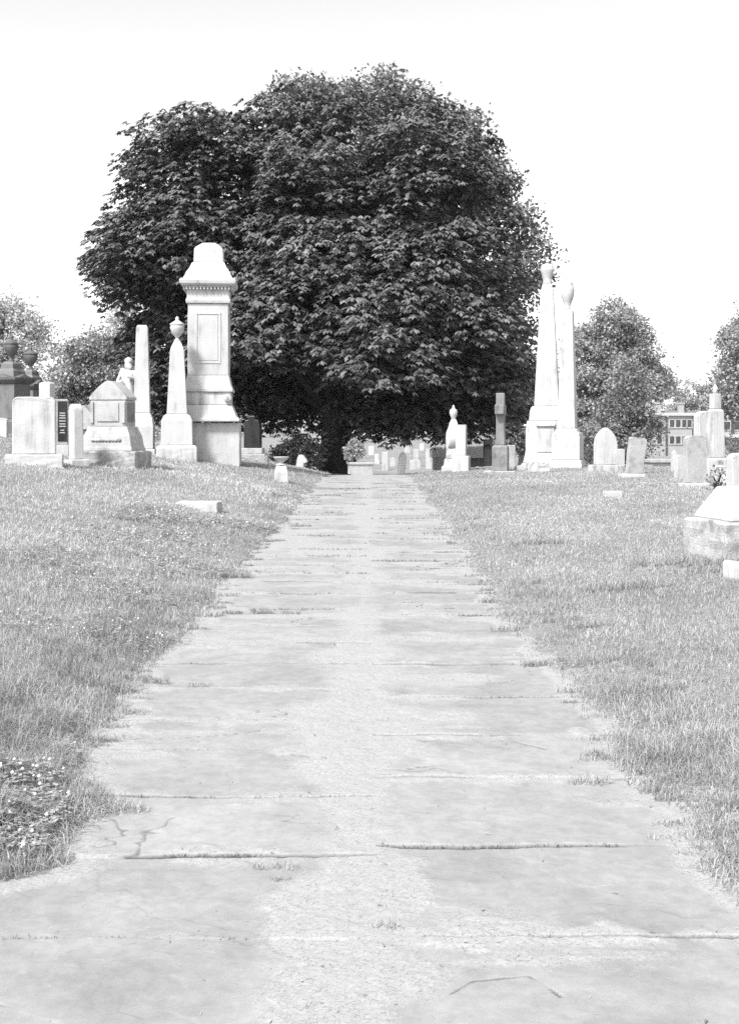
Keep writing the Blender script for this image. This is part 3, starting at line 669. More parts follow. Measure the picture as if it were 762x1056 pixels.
shrub('shrub', 'dark clipped hedge shrub below the porch house at right edge', px_lobes([(745,460,8),(755,458,9),(765,460,9),(776,460,10),(750,470,9),(762,470,9),(738,468,6)], 60), (PX(757, 60), 60), 'shrub_leaf', 52, dens=8, ls=.12)
shrub('shrub', 'wild vine shrub among the white stones at the right edge', px_lobes([(736,492,6),(742,488,6),(734,500,5),(745,498,5)], 21.5), (PX(739, 21.5), 21.5), 'shrub_leaf', 53, dens=40, ls=.05, spread=.1)
shrub('shrub', 'thin scrubby bush at the foot of the stepped tree', px_lobes([(612,470,6),(606,478,6),(600,470,6),(616,478,5)], 50), (PX(608, 50), 50), 'far_leaf', 54, dens=10, ls=.1)

# ================================================================== MONUMENTS
def place(px, d): return (PX(px, d), d, gz(PX(px, d), d))
def zl(py, d, base):   # local height of a photo row above the thing's base
    return PZ(py, d) - base[2]
def prof(rows_, d, base):
    return [(w/2/F*d, zl(py, d, base)) for w, py in rows_]

# L: the great white family monument
def big_monument():
    d = 28.5; loc = place(216, d); s = d/F; t = thing('pedestal_monument', 'tallest white marble pedestal monument with dentil cornice and sunken panel left of the chestnut', 'monument', loc, 4)
    P_ = lambda r: prof(r, d, loc)
    b = MB().stack([(24*s, -.15), (24*s, zl(436, d, loc))], 1, 8*s, 0).build('base', 'marble', t, .02, wear=.004)
    c = MB().stack(P_([(64,435),(64,432),(58,430),(53,424),(48,418)])).build('plinth', 'marble', t, .015)
    MB().stack(P_([(46,417.8),(46,405)])).build('pedestal', 'marble_dirty', t, .012)
    MB().stack(P_([(50,404.8),(50,402),(46,398),(42.5,390),(41.5,388)])).build('moulding', 'marble', t, .01)
    sh = MB().stack(P_([(41,387.8),(40.5,315)])).build('shaft', 'marble', t, .012)
    # raised frame round the sunken panel, front and right sides
    for k in range(4):
        fr = MB(); hw = 20.3*s; z0 = zl(376, d, loc); z1 = zl(324, d, loc); w = 13*s
        fr.box(-w, w, -hw-.018, -hw-.002, z0, z0+.05); fr.box(-w, w, -hw-.018, -hw-.002, z1-.05, z1)
        fr.box(-w, -w+.05, -hw-.018, -hw-.002, z0+.051, z1-.051); fr.box(w-.05, w, -hw-.018, -hw-.002, z0+.051, z1-.051)
        fr.box(-w+.07, w-.07, -hw-.012, -hw-.002, z0+.07, z1-.07)
        o = fr.build('panel_frame', 'marble', t, .006); o.rotation_euler = (0, 0, PI/2*k)
    MB().stack(P_([(44,314.8),(45,312),(42.5,309),(42.5,299),(46,298)])).build('frieze', 'marble', t, .008)
    hw = 23*s
    for k in range(4):
        dn = MB()
        a, c_ = math.cos(PI/2*k), math.sin(PI/2*k); z0 = zl(301.2, d, loc); z1 = zl(298.2, d, loc); ol = [(-hw+.01, z1)]
        for i in range(13):     # one toothed strip
            u = -hw+.04+(2*hw-.08)*i/12; ol += [(u-.017, z1-.012), (u-.017, z0), (u+.017, z0), (u+.017, z1-.012)]
        ol.append((hw-.01, z1)); n_ = len(ol)
        vs_ = [(x_, -hw-.045, z_) for x_, z_ in ol]+[(x_, -hw-.001, z_) for x_, z_ in ol]; vs_ = [(x_*a-y_*c_, x_*c_+y_*a, z_) for x_, y_, z_ in vs_]
        dn.add(vs_, [tuple(range(n_)), tuple(range(2*n_-1, n_-1, -1))]+[(i, i+n_, (i+1) % n_+n_, (i+1) % n_) for i in range(n_)])
        dn.build('dentil_course', 'marble', t, 0)
    MB().stack(P_([(50,297.8),(56,295.5),(57,292),(54,290)])).build('cornice', 'marble', t, .01)
    MB().stack(P_([(50,289.8),(46,286),(44,283),(37,278),(33,273),(31,272.5)])).build('cap_base', 'marble', t, .01)
    MB().stack(P_([(30,272.3),(29,259),(26,256.5),(13,251.5),(2,250.5)])).build('cap', 'marble', t, .01)
    sc = MB().lathe([(.02, -.1), (.09, -.1), (.09, .1), (.02, .1)], 14)
    o = sc.build('scroll', 'marble_dirty', t, .01); o.location = (20*s, -23.5*s, zl(411, d, loc)); o.rotation_euler = (PI/2, 0, 0)
big_monument()

def urn_obelisk():
    d = 27.5; loc = place(183, d); t = thing('obelisk', 'white marble obelisk topped by a lidded urn beside the tallest monument', 'obelisk', loc, 7)
    P_ = lambda r: prof(r, d, loc); s = d/F
    MB().stack([(20.5*s, -.15), (20.5*s, zl(461, d, loc)), (18*s, zl(459, d, loc))]).build('base', 'marble_dirty', t, .02, wear=.004)
    MB().stack(P_([(32,458.8),(31,434),(27,429),(21,427)])).build('pedestal', 'marble', t, .012)
    MB().stack(P_([(20.5,426.8),(14,362),(12,358),(6,352)])).build('shaft', 'marble', t, .008)
    z0 = zl(352.5, d, loc); z1 = zl(326, d, loc); MB().lathe(urn_prof(z0, z1-z0, 7.2*s)).build('urn', 'marble', t, 0, True)
urn_obelisk()
def plain_obelisk():
    d = 28.5; loc = place(147, d); t = thing('obelisk', 'plain blunt white obelisk between the cherub statue and the urn topped obelisk', 'obelisk', loc, 6)
    P_ = lambda r: prof(r, d, loc); s = d/F
    MB().stack([(14*s, -.15), (14*s, zl(463, d, loc))]).build('base', 'marble_dirty', t, .02)
    MB().stack(P_([(24,462.8),(24,440),(22,432),(17,426)])).build('pedestal', 'marble', t, .012)
    MB().stack(P_([(16.5,425.8),(11.5,338),(9,335.5)])).build('shaft', 'marble', t, .008)
plain_obelisk()

def figure(name, mat, parent, joints, edges, rads, root=0, sub=2):
    me = bpy.data.meshes.new(name); me.from_pydata(joints, edges, []); o = link(name, me, mat, parent)
    sk = o.modifiers.new('body', 'SKIN'); 
    for i, r in enumerate(rads):
        me.skin_vertices[0].data[i].radius = (r, r*.9) if not isinstance(r, tuple) else r
    me.skin_vertices[0].data[root].use_root = True
    sb = o.modifiers.new('smooth', 'SUBSURF'); sb.levels = sub; sb.render_levels = sub; sk.use_smooth_shade = True
    return o
def cherub():
    d = 29.0; loc = place(132.5, d); s = d/F; t = thing('cherub_statue', 'small white stone cherub statue standing left of the plain obelisk', 'statue', loc, -15)
    MB().stack(prof([(18,500),(18,432),(20,431),(20,428),(15,426)], d, loc)).build('pedestal', 'marble_dirty', t, .012)
    z = zl(426, d, loc); H = zl(370, d, loc)-z; h = lambda k: z+H*k
    J = [(0,0,h(.46)),(0,-.01,h(.58)),(0,0,h(.72)),(0,0,h(.80)),(.01,-.02,h(.86)),(.01,-.02,h(.95)),
         (-.13,0,h(.74)),(-.2,-.06,h(.58)),(-.1,-.17,h(.55)),(-.04,-.2,h(.60)),
         (.13,0,h(.74)),(.2,-.05,h(.60)),(.12,-.16,h(.66)),(.05,-.2,h(.68)),
         (-.07,0,h(.42)),(-.08,-.04,h(.22)),(-.07,0,h(.03)),(-.08,-.08,h(.015)),
         (.07,0,h(.42)),(.09,.03,h(.22)),(.08,.05,h(.03)),(.09,-.03,h(.015))]
    E = [(0,1),(1,2),(2,3),(3,4),(4,5),(2,6),(6,7),(7,8),(8,9),(2,10),(10,11),(11,12),(12,13),(0,14),(14,15),(15,16),(16,17),(0,18),(18,19),(19,20),(20,21)]
    Rr = [.13,.11,.12,.055,.085,.075,.06,.048,.04,.035,.06,.048,.04,.035,.085,.06,.045,.03,.085,.06,.045,.03]
    J = [(a*1.25, b, c) for a, b, c in J]; Rr = [q*1.2 for q in Rr]
    figure('body', 'marble', t, J, E, Rr)
    hr = MB().lathe([(.02, h(.87)), (.085, h(.90)), (.105, h(.95)), (.08, h(1.0)), (.02, h(1.03))], 14, .01, .01, wob=.08).build('hair', 'marble', t, 0, True)
    dr = MB(); n = 18
    dr.lathe([(.15, h(.03)), (.17, h(.2)), (.16, h(.4)), (.125, h(.52))], n, 0, .02, wob=.10).build('robe', 'marble_dirty', t, 0, True)
    for sx in (-1, 1):
        w = MB(); ol = [(0, .70), (.10, .84), (.20, .83), (.25, .72), (.22, .55), (.15, .42), (.07, .36), (.02, .5)]
        w.slab([(sx*(.06+a), h(b)) for a, b in ol], .10, .15); w.build('wing', 'marble', t, .015)
cherub()

def ornate():
    d = 22.5; loc = place(117, d); s = d/F; t = thing('granite_headstone', 'broad grey granite monument with domed top and carved tablet on a wide rough base', 'headstone', loc, -10)
    P_ = lambda r: prof(r, d, loc); k = .72
    MB().stack([(33*s, -.15), (33*s, zl(466, d, loc)), (32*s, zl(465, d, loc))], k).build('base', 'rough', t, .02, wear=.012)
    MB().stack(P_([(56,464.8),(55,462),(53,460),(50,450),(44,443),(42,440)]), k).build('plinth', 'carved', t, .012)
    MB().stack(P_([(38,439.8),(38,413)]), k).build('die', 'carved', t, .012)
    hw = 19*s; hd = hw*k
    z0, z1 = zl(436.5, d, loc), zl(414.5, d, loc)
    MB().box(-hw*.62, hw*.62, -hd-.02, -hd-.003, z0+.03, z1-.02).build('tablet', 'granite', t, .008)
    MB().box(-hw*.98, -hw*.80, -hd-.035, -hd-.003, z0, z1).build('pilaster', 'carved', t, .01); MB().box(hw*.80, hw*.98, -hd-.035, -hd-.003, z0, z1).build('pilaster', 'carved', t, .01)
    MB().box(hw+.003, hw+.025, -hd*.6, hd*.6, z0+.03, z1-.02).build('side_tablet', 'granite_dark', t, .008)
    # gabled, domed cap
    ol = []; H0 = zl(412.8, d, loc); H1 = zl(393, d, loc)
    for i in range(17):
        u = math.cos(PI*i/16); ol.append((hw*1.06*u, H0+.05+(H1-H0-.05)*(1-abs(u)**1.45)))
    MB().slab([(-hw*1.06, H0), (hw*1.06, H0)]+ol, -hd*1.06, hd*1.06).build('cap', 'carved', t, .015)
    cr = MB()
    for i in range(9): cr.lathe([(.01, -.02), (.045, 0), (.05, .03), (.02, .06)], 8, -hw*.75+hw*1.5*i/8, -hd*1.28, 0)
    o = cr.build('carving', 'rough', t, 0, True); o.location.z = zl(455, d, loc)
ornate()

def headstone(name, label, px, w, top, d, style='corner', mat='marble', th=.12, rz=0, tilt=(0, 0), base=None, group=None, basemat=None, bottom=None, cat='headstone', wear=.003):
    """base = (width px, row of its top, depth factor)"""
    loc = place(px, d); s = d/F; t = thing(name, label, cat, loc, rz, group, tilt)
    zt = zl(top, d, loc); z0 = -.12
    if base:
        zb = zl(base[1], d, loc); zb = max(zb, .06)
        MB().stack([(base[0]/2*s, -.15), (base[0]/2*s, zb-.015), (base[0]/2*s-.015, zb)], (th*1.0+.16)/(base[0]*s)).build('base', basemat or mat, t, .015, wear=wear)
        z0 = zb+.003
    ol = [(x_, z_+z0 if z_ > 0 else z0) for x_, z_ in arch(w*s, zt-z0, style)]
    MB().slab(ol, -th/2, th/2).build('slab', mat, t, .018, wear=wear)
    return t, loc
# E
t, loc = headstone('headstone', 'thick white marble headstone with dark streaks on a wide block base at the left', 36, 43, 409.5, 20.2, 'corner', 'marble_dirty', .30, 12, base=(57, 468.5, 1))
headstone('headstone', 'small rounded white headstone cut off by the left edge of the photo', 2, 13, 431, 28, 'low', 'marble', .12, -5)
headstone('headstone', 'white headstone peeping up behind the stained thick headstone by the dark urn monument', 49, 13, 394, 26, 'low', 'marble', .2, -20)
# F dark inscribed stone
d = 23.5; loc = place(62.5, d); s = d/F
t = thing('inscribed_stone', 'upright stone with a black polished inscribed face beside the thick stained headstone', 'headstone', loc, 12)
MB().stack([(9*s, -.12), (9*s, zl(459, d, loc))], 1.6).build('base', 'marble_dirty', t, .012)
MB().stack([(8*s, zl(458.9, d, loc)), (8*s, zl(412, d, loc))], 1.5).build('slab', 'granite', t, .012)
MB().box(-2*s, 7.4*s, -12*s-.015, -12*s-.002, zl(455, d, loc), zl(414, d, loc)).build('polished_face', 'polished', t, .004)
ins_ = MB(); rr = random.Random(5)
for py in (426, 428.5, 431, 434, 437, 439.5, 443.5, 446):
    wv = rr.uniform(1.8, 3.4)*s; ins_.box(2.7*s-wv, 2.7*s+wv, -12*s-.02, -12*s-.0155, zl(py+.8, d, loc), zl(py-.4, d, loc))
ins_.build('inscription', 'granite', t, 0)
headstone('headstone', 'thin white round topped headstone right of the black inscribed stone, seen edge on', 79, 18, 416.5, 21.5, 'round', 'marble', .17, -58, (0, -2), base=(30, 474, 1), basemat='marble_dirty')
# H small vault with pitched roof
d = 34; loc = place(97, d); s = d/F
t = thing('burial_vault', 'small grey vault with pitched roof behind the ornate granite monument', 'vault', loc, -15)
hw = 17*s; z1 = zl(443, d, loc); z2 = zl(418, d, loc)
MB().box(-hw, hw, -.5, .5, -.1, z1).build('wall', 'granite', t, .01)
MB().slab([(-hw-.12, z1+.003), (hw+.12, z1+.003), (hw+.12, z1+.06), (0, z2), (-hw-.12, z1+.06)], -.62, .62).build('roof', 'granite', t, .01)
# B, C dark urn monuments
def urn_monument(label, px, d, w, rows_, rz):
    """rows_: urn top, urn base, roof base, cornice base, shaft base"""
    loc = place(px, d); s = d/F; t = thing('urn_monument', label, 'monument', loc, rz, 'dark urn topped monuments')
    u0, u1, c0, c1, sb = [zl(q, d, loc) for q in rows_]; h = w/2*s
    MB().stack([(h*1.15, -.15), (h*1.15, sb-.08), (h*1.02, sb)]).build('base', 'brownstone', t, .012)
    MB().stack([(h*.92, sb+.002), (h*.90, c1-.002)]).build('shaft', 'brown_light', t, .012)
    MB().stack([(h*.96, c1), (h*1.2, c1+.09), (h*1.22, c1+.15), (h*.9, c0), (h*.75, c0+.01)]).build('cornice', 'brownstone', t, .01)
    gb = MB()
    for k in range(4):
        a, c_ = math.cos(PI/2*k), math.sin(PI/2*k)
        tri = [(-h*.9, -h*1.235, c1+.14), (h*.9, -h*1.235, c1+.14), (0, -h*1.1, c0+.12), (-h*.9, -h*.6, c1+.14), (h*.9, -h*.6, c1+.14), (0, -h*.6, c0+.12)]
        gb.add([(x_*a-y_*c_, x_*c_+y_*a, z_) for x_, y_, z_ in tri], [(0,1,2),(3,5,4),(0,2,5,3),(1,4,5,2),(0,3,4,1)])
    gb.build('gablets', 'brownstone', t, .008)
    MB().stack([(h*.78, c0+.013), (h*.66, c0+(u1-c0)*.45), (h*.5, c0+(u1-c0)*.6), (h*.48, u1-.06), (h*.3, u1)]).build('cap', 'brown_light', t, .01)
    MB().lathe(urn_prof(u1-.01, u0-u1, 7.0*s)).build('urn', 'brownstone', t, 0, True)
urn_monument('dark brown monument with urn, cut by the left edge and nearest of the dark pair', 12, 30.5, 30, (345, 373, 391, 396, 432), -20)
urn_monument('dark brown monument with urn standing right of the one at the left edge', 32, 33.5, 24, (357, 381, 396, 402, 436), -20)
# M dark stone behind the great monument
d = 33; loc = place(261, d); s = d/F
t = thing('dark_headstone', 'dark square headstone on a pale base just right of the tallest monument', 'headstone', loc, -8)
MB().stack([(14*s, -.12), (14*s, zl(468, d, loc))], .6).build('base', 'granite', t, .012, wear=.006)
MB().stack([(11*s, zl(467.9, d, loc)), (11*s, zl(462, d, loc))], .6).build('plinth', 'carved', t, .012)
MB().slab([(-8.2*s, zl(461.8, d, loc)), (8.2*s, zl(461.8, d, loc)), (8.2*s, zl(438, d, loc)), (7*s, zl(433.5, d, loc)), (3.5*s, zl(433, d, loc)), (3*s, zl(429, d, loc)), (-3*s, zl(429, d, loc)), (-3.5*s, zl(433, d, loc)), (-7*s, zl(433.5, d, loc)), (-8.2*s, zl(438, d, loc))], -.16, .16).build('slab', 'polished', t, .012)
headstone('headstone', 'small low pale marker stone beside the base of the dark square headstone', 272, 10, 469.5, 31.5, 'low', 'carved', .12, -5)
# N pedestal bowl
d = 25.5; loc = place(290, d); s = d/F
t = thing('stone_planter', 'small white pedestal bowl standing in the grass left of the path', 'planter', loc, 5)
zz = lambda q: max(zl(q, d, loc), .01)
MB().stack([(7.2*s, -.1), (6.8*s, zz(487)), (5*s, zz(480.5)), (4.2*s, zz(480))]).build('pedestal', 'marble', t, .01)
MB().lathe([(5.6*s, zz(480)+.003), (5.8*s, zz(479)), (2.8*s, zz(478)), (2.6*s, zz(477)), (5*s, zz(475)), (7.4*s, zz(472.5)), (8.2*s, zz(471.5)), (8.2*s, zz(471)), (7*s, zz(471)), (3*s, zz(473))], 20).build('bowl', 'marble', t, 0, True)
# O small broken stone
d = 35; loc = place(309.5, d); s = d/F
t = thing('broken_stone', 'little white broken carved stone standing in front of the rounded shrub', 'stone', loc, -8, tilt=(0, 3))
MB().slab([(-4.5*s, -.1), (5*s, -.1), (4*s, zl(478, d, loc)), (8*s, zl(476, d, loc)), (6.5*s, zl(473.5, d, loc)), (3.5*s, zl(470, d, loc)), (2*s, zl(469, d, loc)), (-1.5*s, zl(469, d, loc)), (-3*s, zl(473, d, loc))], -.1, .1).build('slab', 'marble', t, .02)
# P low flat stone
d = 16.8; X0 = PX(205, d)
loc = (X0, d, gz(X0, d)); s = d/F
t = thing('footstone', 'long low flat grey stone almost sunk in the grass of the left bank', 'footstone', loc, -6)
z1 = PZ(524, d)-loc[2]; z1 = max(.10, z1)
MB().box(-22*s, 22*s, -.16, .2, -.1, z1).build('block', 'concrete', t, .012, wear=.006)
# R pier planter with clipped ball shrub
d = 33.6; loc = place(371.5, d); s = d/F
t = thing('stone_pier', 'square pale stone pier beside the chestnut trunk at the end of the path', 'pier', loc, 12)
MB().stack([(11*s, -.15), (11*s, zl(479, d, loc)), (12.2*s, zl(478.8, d, loc)), (12.2*s, zl(476.5, d, loc))]).build('block', 'concrete', t, .012)
shrub('clipped_shrub', 'clipped ball shrub on top of the stone pier beside the trunk', [(PX(365, d), d, PZ(466, d), 8*s), (PX(366, d), d+.05, PZ(461, d), 5.5*s)], (PX(366, d), d), 'far_leaf', 55, dens=160, ls=.06, spread=.1)

# T white pair: draped urn obelisk and shouldered stone
d = 32.5; loc = place(467.5, d); s = d/F
t = thing('urn_pillar', 'white pillar with drapery and pointed urn finial right of the path crest', 'monument', loc, -5)
P_ = lambda r: prof(r, d, loc)
MB().stack([(12*s, -.15), (12*s, zl(481, d, loc)), (10*s, zl(480.5, d, loc)), (9*s, zl(473, d, loc))]).build('base', 'marble', t, .012)
MB().stack(P_([(15,472.8),(14,452),(13,446),(8,436),(4,432)])).build('shaft', 'marble', t, .012, wear=.01)
z0 = zl(433, d, loc); z1 = zl(417.5, d, loc); MB().lathe([(1.6*s, z0), (2*s, z0+.03), (3.6*s, z0+.12), (4.2*s, z0+.2), (3.6*s, z0+.27), (1.5*s, z0+.31), (1*s, z1-.03), (.3*s, z1)], 16).build('urn', 'marble', t, 0, True)
MB().lathe([(8.4*s, zl(462, d, loc)), (7.8*s, zl(452, d, loc)), (7.4*s, zl(446, d, loc)), (5*s, zl(440, d, loc)), (2*s, zl(436, d, loc))], 20, 0, 0, wob=.09).build('drapery', 'marble', t, 0, True)
headstone('scroll_headstone', 'white block headstone with rounded scroll top in front of the draped urn pillar', 475.5, 10.5, 438, 31.5, 'corner', 'marble', .3, -12, base=(17, 470, 1))
# U low vault with white slab
d = 52; X_ = PX(472, d); loc = (X_, d, gz(X_, d)-.1); s = d/F
t = thing('low_vault', 'long low dark walled vault with a thick white slab roof behind the urn pillar', 'vault', loc, 0)
MB().box(-25*s, 25*s, -.8, .8, -.2, zl(472, d, loc)).build('wall', 'brown_light', t, .01)
MB().box(-28*s, 28*s, -1.0, 1.0, zl(472, d, loc)+.003, zl(463, d, loc)).build('roof', 'marble', t, .02)
cr = MB()
for i in range(5): cr.box((-24+i*11)*s, (-24+i*11+7)*s, -.9, .9, zl(463, d, loc)+.002, zl(461, d, loc)+.01*i)
cr.build('coping', 'marble', t, .01)
MB().box(-17*s, -12*s, -.83, -.803, zl(484, d, loc), zl(473.5, d, loc)).build('door', 'darkpaint', t, 0)
# V rough granite cross turned side-on
d = 30.5; loc = place(516, d); s = d/F
t = thing('granite_cross', 'rough dark granite cross seen from its side on a square block', 'cross', loc, 77)
P_ = lambda r: prof(r, d, loc)
MB().stack([(14*s, -.1), (14*s, zl(485.5, d, loc))], 1.1).build('slab', 'concrete', t, .012)
MB().stack([(8.3*s, zl(485.4, d, loc)), (8.3*s, zl(461, d, loc)), (6.8*s, zl(459, d, loc))], .95).build('pedestal', 'granite_dark', t, .012, wear=.006)
MB().stack([(4.6*s, zl(458.9, d, loc)), (4.3*s, zl(405.5, d, loc))], 1).build('shaft', 'granite_dark', t, .02, wear=.006)
for sx in (-1, 1): MB().box(*(sorted((sx*4.5*s, sx*12*s))), -4.6*s, 4.6*s, zl(427.5, d, loc), zl(417.5, d, loc)).build('arm', 'granite_dark', t, .02, wear=.006)
headstone('headstone', 'narrow grey headstone just behind the granite cross', 526, 9, 459, 33, 'flat', 'carved', .15, 10)
headstone('headstone', 'shadowed dull grey headstone left of the granite cross near the white roofed vault', 503, 9, 453, 40, 'corner', 'granite_dark', .15, 10)

# W, X tall columns
def tall_obelisk():
    d = 33.5; loc = place(564, d); s = d/F; t = thing('tall_obelisk', 'taller white tapering obelisk of the pair with a carved crowning cap and stepped pedestal', 'obelisk', loc, -12)
    P_ = lambda r: prof(r, d, loc)
    MB().stack([(25*s, -.15), (25*s, zl(478, d, loc)), (23.5*s, zl(477, d, loc))]).build('base', 'marble_dirty', t, .02, wear=.006)
    MB().stack(P_([(46,476.8),(43,470),(41,465),(39,436),(38,434)])).build('pedestal', 'marble', t, .015)
    for k in (0, 1, 2, 3):
        o = MB().box(-8.5*s, 8.5*s, -20*s-.04, -20*s+.02, zl(466, d, loc), zl(440, d, loc)).build('panel', 'marble', t, .01); o.rotation_euler = (0, 0, PI/2*k)
        o = MB().box(-9.5*s, 9.5*s, -20*s-.09, -20*s+.02, zl(439.8, d, loc), zl(437.5, d, loc)).build('hood', 'marble_dirty', t, .01); o.rotation_euler = (0, 0, PI/2*k)
    MB().stack(P_([(35,433.8),(33,424),(31,421),(28,419)])).build('neck', 'marble', t, .015)
    MB().stack(P_([(25,418.8),(13,302),(11,298),(9,293)])).build('shaft', 'marble', t, .012)
    z0 = zl(293, d, loc); z1 = zl(272, d, loc); h = z1-z0
    MB().lathe([(4.6*s, z0-.03), (4.6*s, z0+.1*h), (4*s, z0+.15*h), (5*s, z0+.3*h), (6.2*s, z0+.55*h), (7.2*s, z0+.66*h), (7.4*s, z0+.74*h), (6*s, z0+.8*h), (6.4*s, z0+.88*h), (5*s, z0+.95*h), (2*s, z1)], 18).build('crowning_cap', 'marble_dirty', t, 0, True)
tall_obelisk()
def tall_column():
    d = 32; loc = place(585, d); s = d/F; t = thing('tall_column', 'shorter white column of the pair crowned by an urn, in front of the tapering obelisk', 'column', loc, -18)
    P_ = lambda r: prof(r, d, loc)
    MB().stack([(17*s, -.15), (17*s, zl(480, d, loc)), (16*s, zl(475, d, loc)), (15*s, zl(474, d, loc))]).build('base', 'marble', t, .015, wear=.004)
    MB().stack(P_([(29,473.8),(29,452),(27,447),(23,445),(22,443),(19,442)])).build('pedestal', 'marble', t, .015)
    MB().stack(P_([(18,441.8),(12,324),(11,321),(8,319)])).build('shaft', 'marble', t, .02, segs=3)
    z0 = zl(319.2, d, loc); z1 = zl(288, d, loc); h = z1-z0
    MB().lathe([(3.4*s, z0), (3*s, z0+.06*h), (2.6*s, z0+.1*h), (4.6*s, z0+.24*h), (6.6*s, z0+.45*h), (7.2*s, z0+.62*h), (6.6*s, z0+.76*h), (5.4*s, z0+.8*h), (6*s, z0+.84*h), (4*s, z0+.93*h), (1.5*s, z1)], 18).build('urn', 'marble', t, 0, True)
tall_column()
for i, (px, w, top, dd, mt, lab) in enumerate([(549, 13, 476, 30, 'marble_dirty', 'low white lumpy stone at the left foot of the tall obelisk'), (561, 9, 477, 29.5, 'marble', 'low white rounded stone between the two tall columns'), (536, 10, 480, 31, 'concrete', 'low grey stone block between the granite cross and the tall obelisk')]):
    headstone('marker_stone', lab, px, w, top, dd, 'low', mt, .25, 5, wear=.012)
# Y pointed headstone
headstone('pointed_headstone', 'white pointed arch headstone on a low base right of the tall columns', 624, 23, 441, 29.5, 'gothic', 'marble_dirty', .22, 14, base=(32, 479.5, 1))
headstone('headstone', 'small square white headstone just behind the pointed arch headstone', 639, 9, 463, 33, 'flat', 'marble', .12, 10)
headstone('headstone', 'grey headstone leaning to the right beside a flat white slab', 653.5, 17.5, 451, 28, 'corner', 'granite', .16, 10, (0, 6), wear=.006)
d = 26.5; loc = place(651, d); s = d/F
t = thing('ground_slab', 'flat white slab lying in front of the leaning grey headstone', 'slab', loc, 4); MB().box(-12*s, 12*s, -.2, .2, -.08, .06).build('block', 'marble', t, .015, wear=.006)
# AB chest tomb
d = 33; loc = place(677, d); s = d/F
t = thing('chest_tomb', 'low grey chest tomb with a flat lid between the leaning headstone and tall grey headstone', 'tomb', loc, 12)
MB().box(-12*s, 12*s, -.35, .35, -.12, zl(477, d, loc)).build('chest', 'carved', t, .015); MB().box(-13.5*s, 13.5*s, -.42, .42, zl(477, d, loc)+.003, zl(473.5, d, loc)).build('lid', 'granite', t, .015)
# AC
d = 29; loc = place(694.5, d); s = d/F
t = thing('small_obelisk', 'thin little white obelisk in front of the brick house', 'obelisk', loc, 10)
MB().stack([(4*s, -.1), (3.6*s, zl(486, d, loc))]).build('base', 'marble', t, .01); MB().stack([(2.8*s, zl(485.8, d, loc)), (2*s, zl(467, d, loc)), (.3*s, zl(464, d, loc))]).build('shaft', 'marble', t, .006)
headstone('headstone', 'white headstone half hidden behind the rectangular rough grey headstone', 702, 13, 469, 25.5, 'corner', 'marble', .16, 16)
headstone('headstone', 'rectangular rough grey headstone standing on the turf at right, largest of the grey slabs', 716, 23, 449, 22.8, 'low', 'granite', .16, 14, (0, 0), base=(28, 501, 1), basemat='marble', wear=.006)
headstone('headstone', 'tall round topped white headstone behind the rough grey headstone', 725, 17, 424, 26.5, 'round', 'marble', .25, 16)
# AF pillar
d = 25.5; loc = place(737, d); s = d/F
t = thing('white_pillar', 'tall slim white pillar with square cap rising behind the stones at right', 'monument', loc, 20)
MB().stack([(11*s, -.1), (11*s, zl(474, d, loc)), (9*s, zl(472, d, loc))], .9).build('base', 'marble_dirty', t, .015)
MB().stack([(7.5*s, zl(471.8, d, loc)), (6.5*s, zl(424, d, loc)), (5*s, zl(422, d, loc))], .9).build('shaft', 'marble_dirty', t, .012)
MB().stack([(4.6*s, zl(421.8, d, loc)), (4.4*s, zl(406, d, loc))], .9).build('pillar', 'marble', t, .012)
MB().lathe([(3*s, zl(405.9, d, loc)), (2*s, zl(403, d, loc)), (3*s, zl(400, d, loc)), (.5*s, zl(396, d, loc))], 12).build('finial', 'marble', t, 0, True)
headstone('headstone', 'broad round topped white headstone at the right edge behind the sloping monument', 760, 20, 467, 19.5, 'round', 'marble', .2, 16)
headstone('headstone', 'low white stone overgrown by vines at the right edge', 744, 10, 480, 22.5, 'low', 'marble_dirty', .2, 16, wear=.008)
# AH sloping monument near right
d = 11.8; X_ = PX(789, d); loc = (X_, d, gz(X_, d)); s = d/F
t = thing('sloping_monument', 'big white monument base with sloping sides on rough stone blocks at right edge', 'monument', loc, 13)
zt = lambda q: PZ(q, d-.3)-loc[2]
MB().stack([(.66, -.15), (.66, zt(539)), (.64, zt(537))], .62).build('base', 'slab_pale', t, .03, wear=.010)
MB().stack([(.575, zt(536.8)), (.57, zt(533)), (.40, zt(505)), (.38, zt(503))], .62).build('plinth', 'marble', t, .012, wear=.003)
MB().stack([(.15, zt(502.8)), (.15, zt(488)), (.13, zt(484)), (.12, zt(450)), (.08, zt(445))], .8).build('die', 'marble', t, .012, wear=.004)
d = 10.2; X_ = PX(766, d); loc = (X_, d, gz(X_, d))
t = thing('stone_fragment', 'small white stone block in the grass at right edge below the sloping monument', 'stone', loc, 18)
MB().box(-.13, .18, -.14, .14, -.06, .13).build('block', 'marble_dirty', t, .03, wear=.012)
d = 20.5; X_ = PX(632, d); loc = (X_, d, gz(X_, d))
t = thing('flush_marker', 'tiny flat white marker stone in the middle of the right lawn', 'stone', loc, 8)
MB().box(-.13, .13, -.1, .1, -.05, .09).build('block', 'marble', t, .012)
d = 18; X_ = PX(752, 9.9)
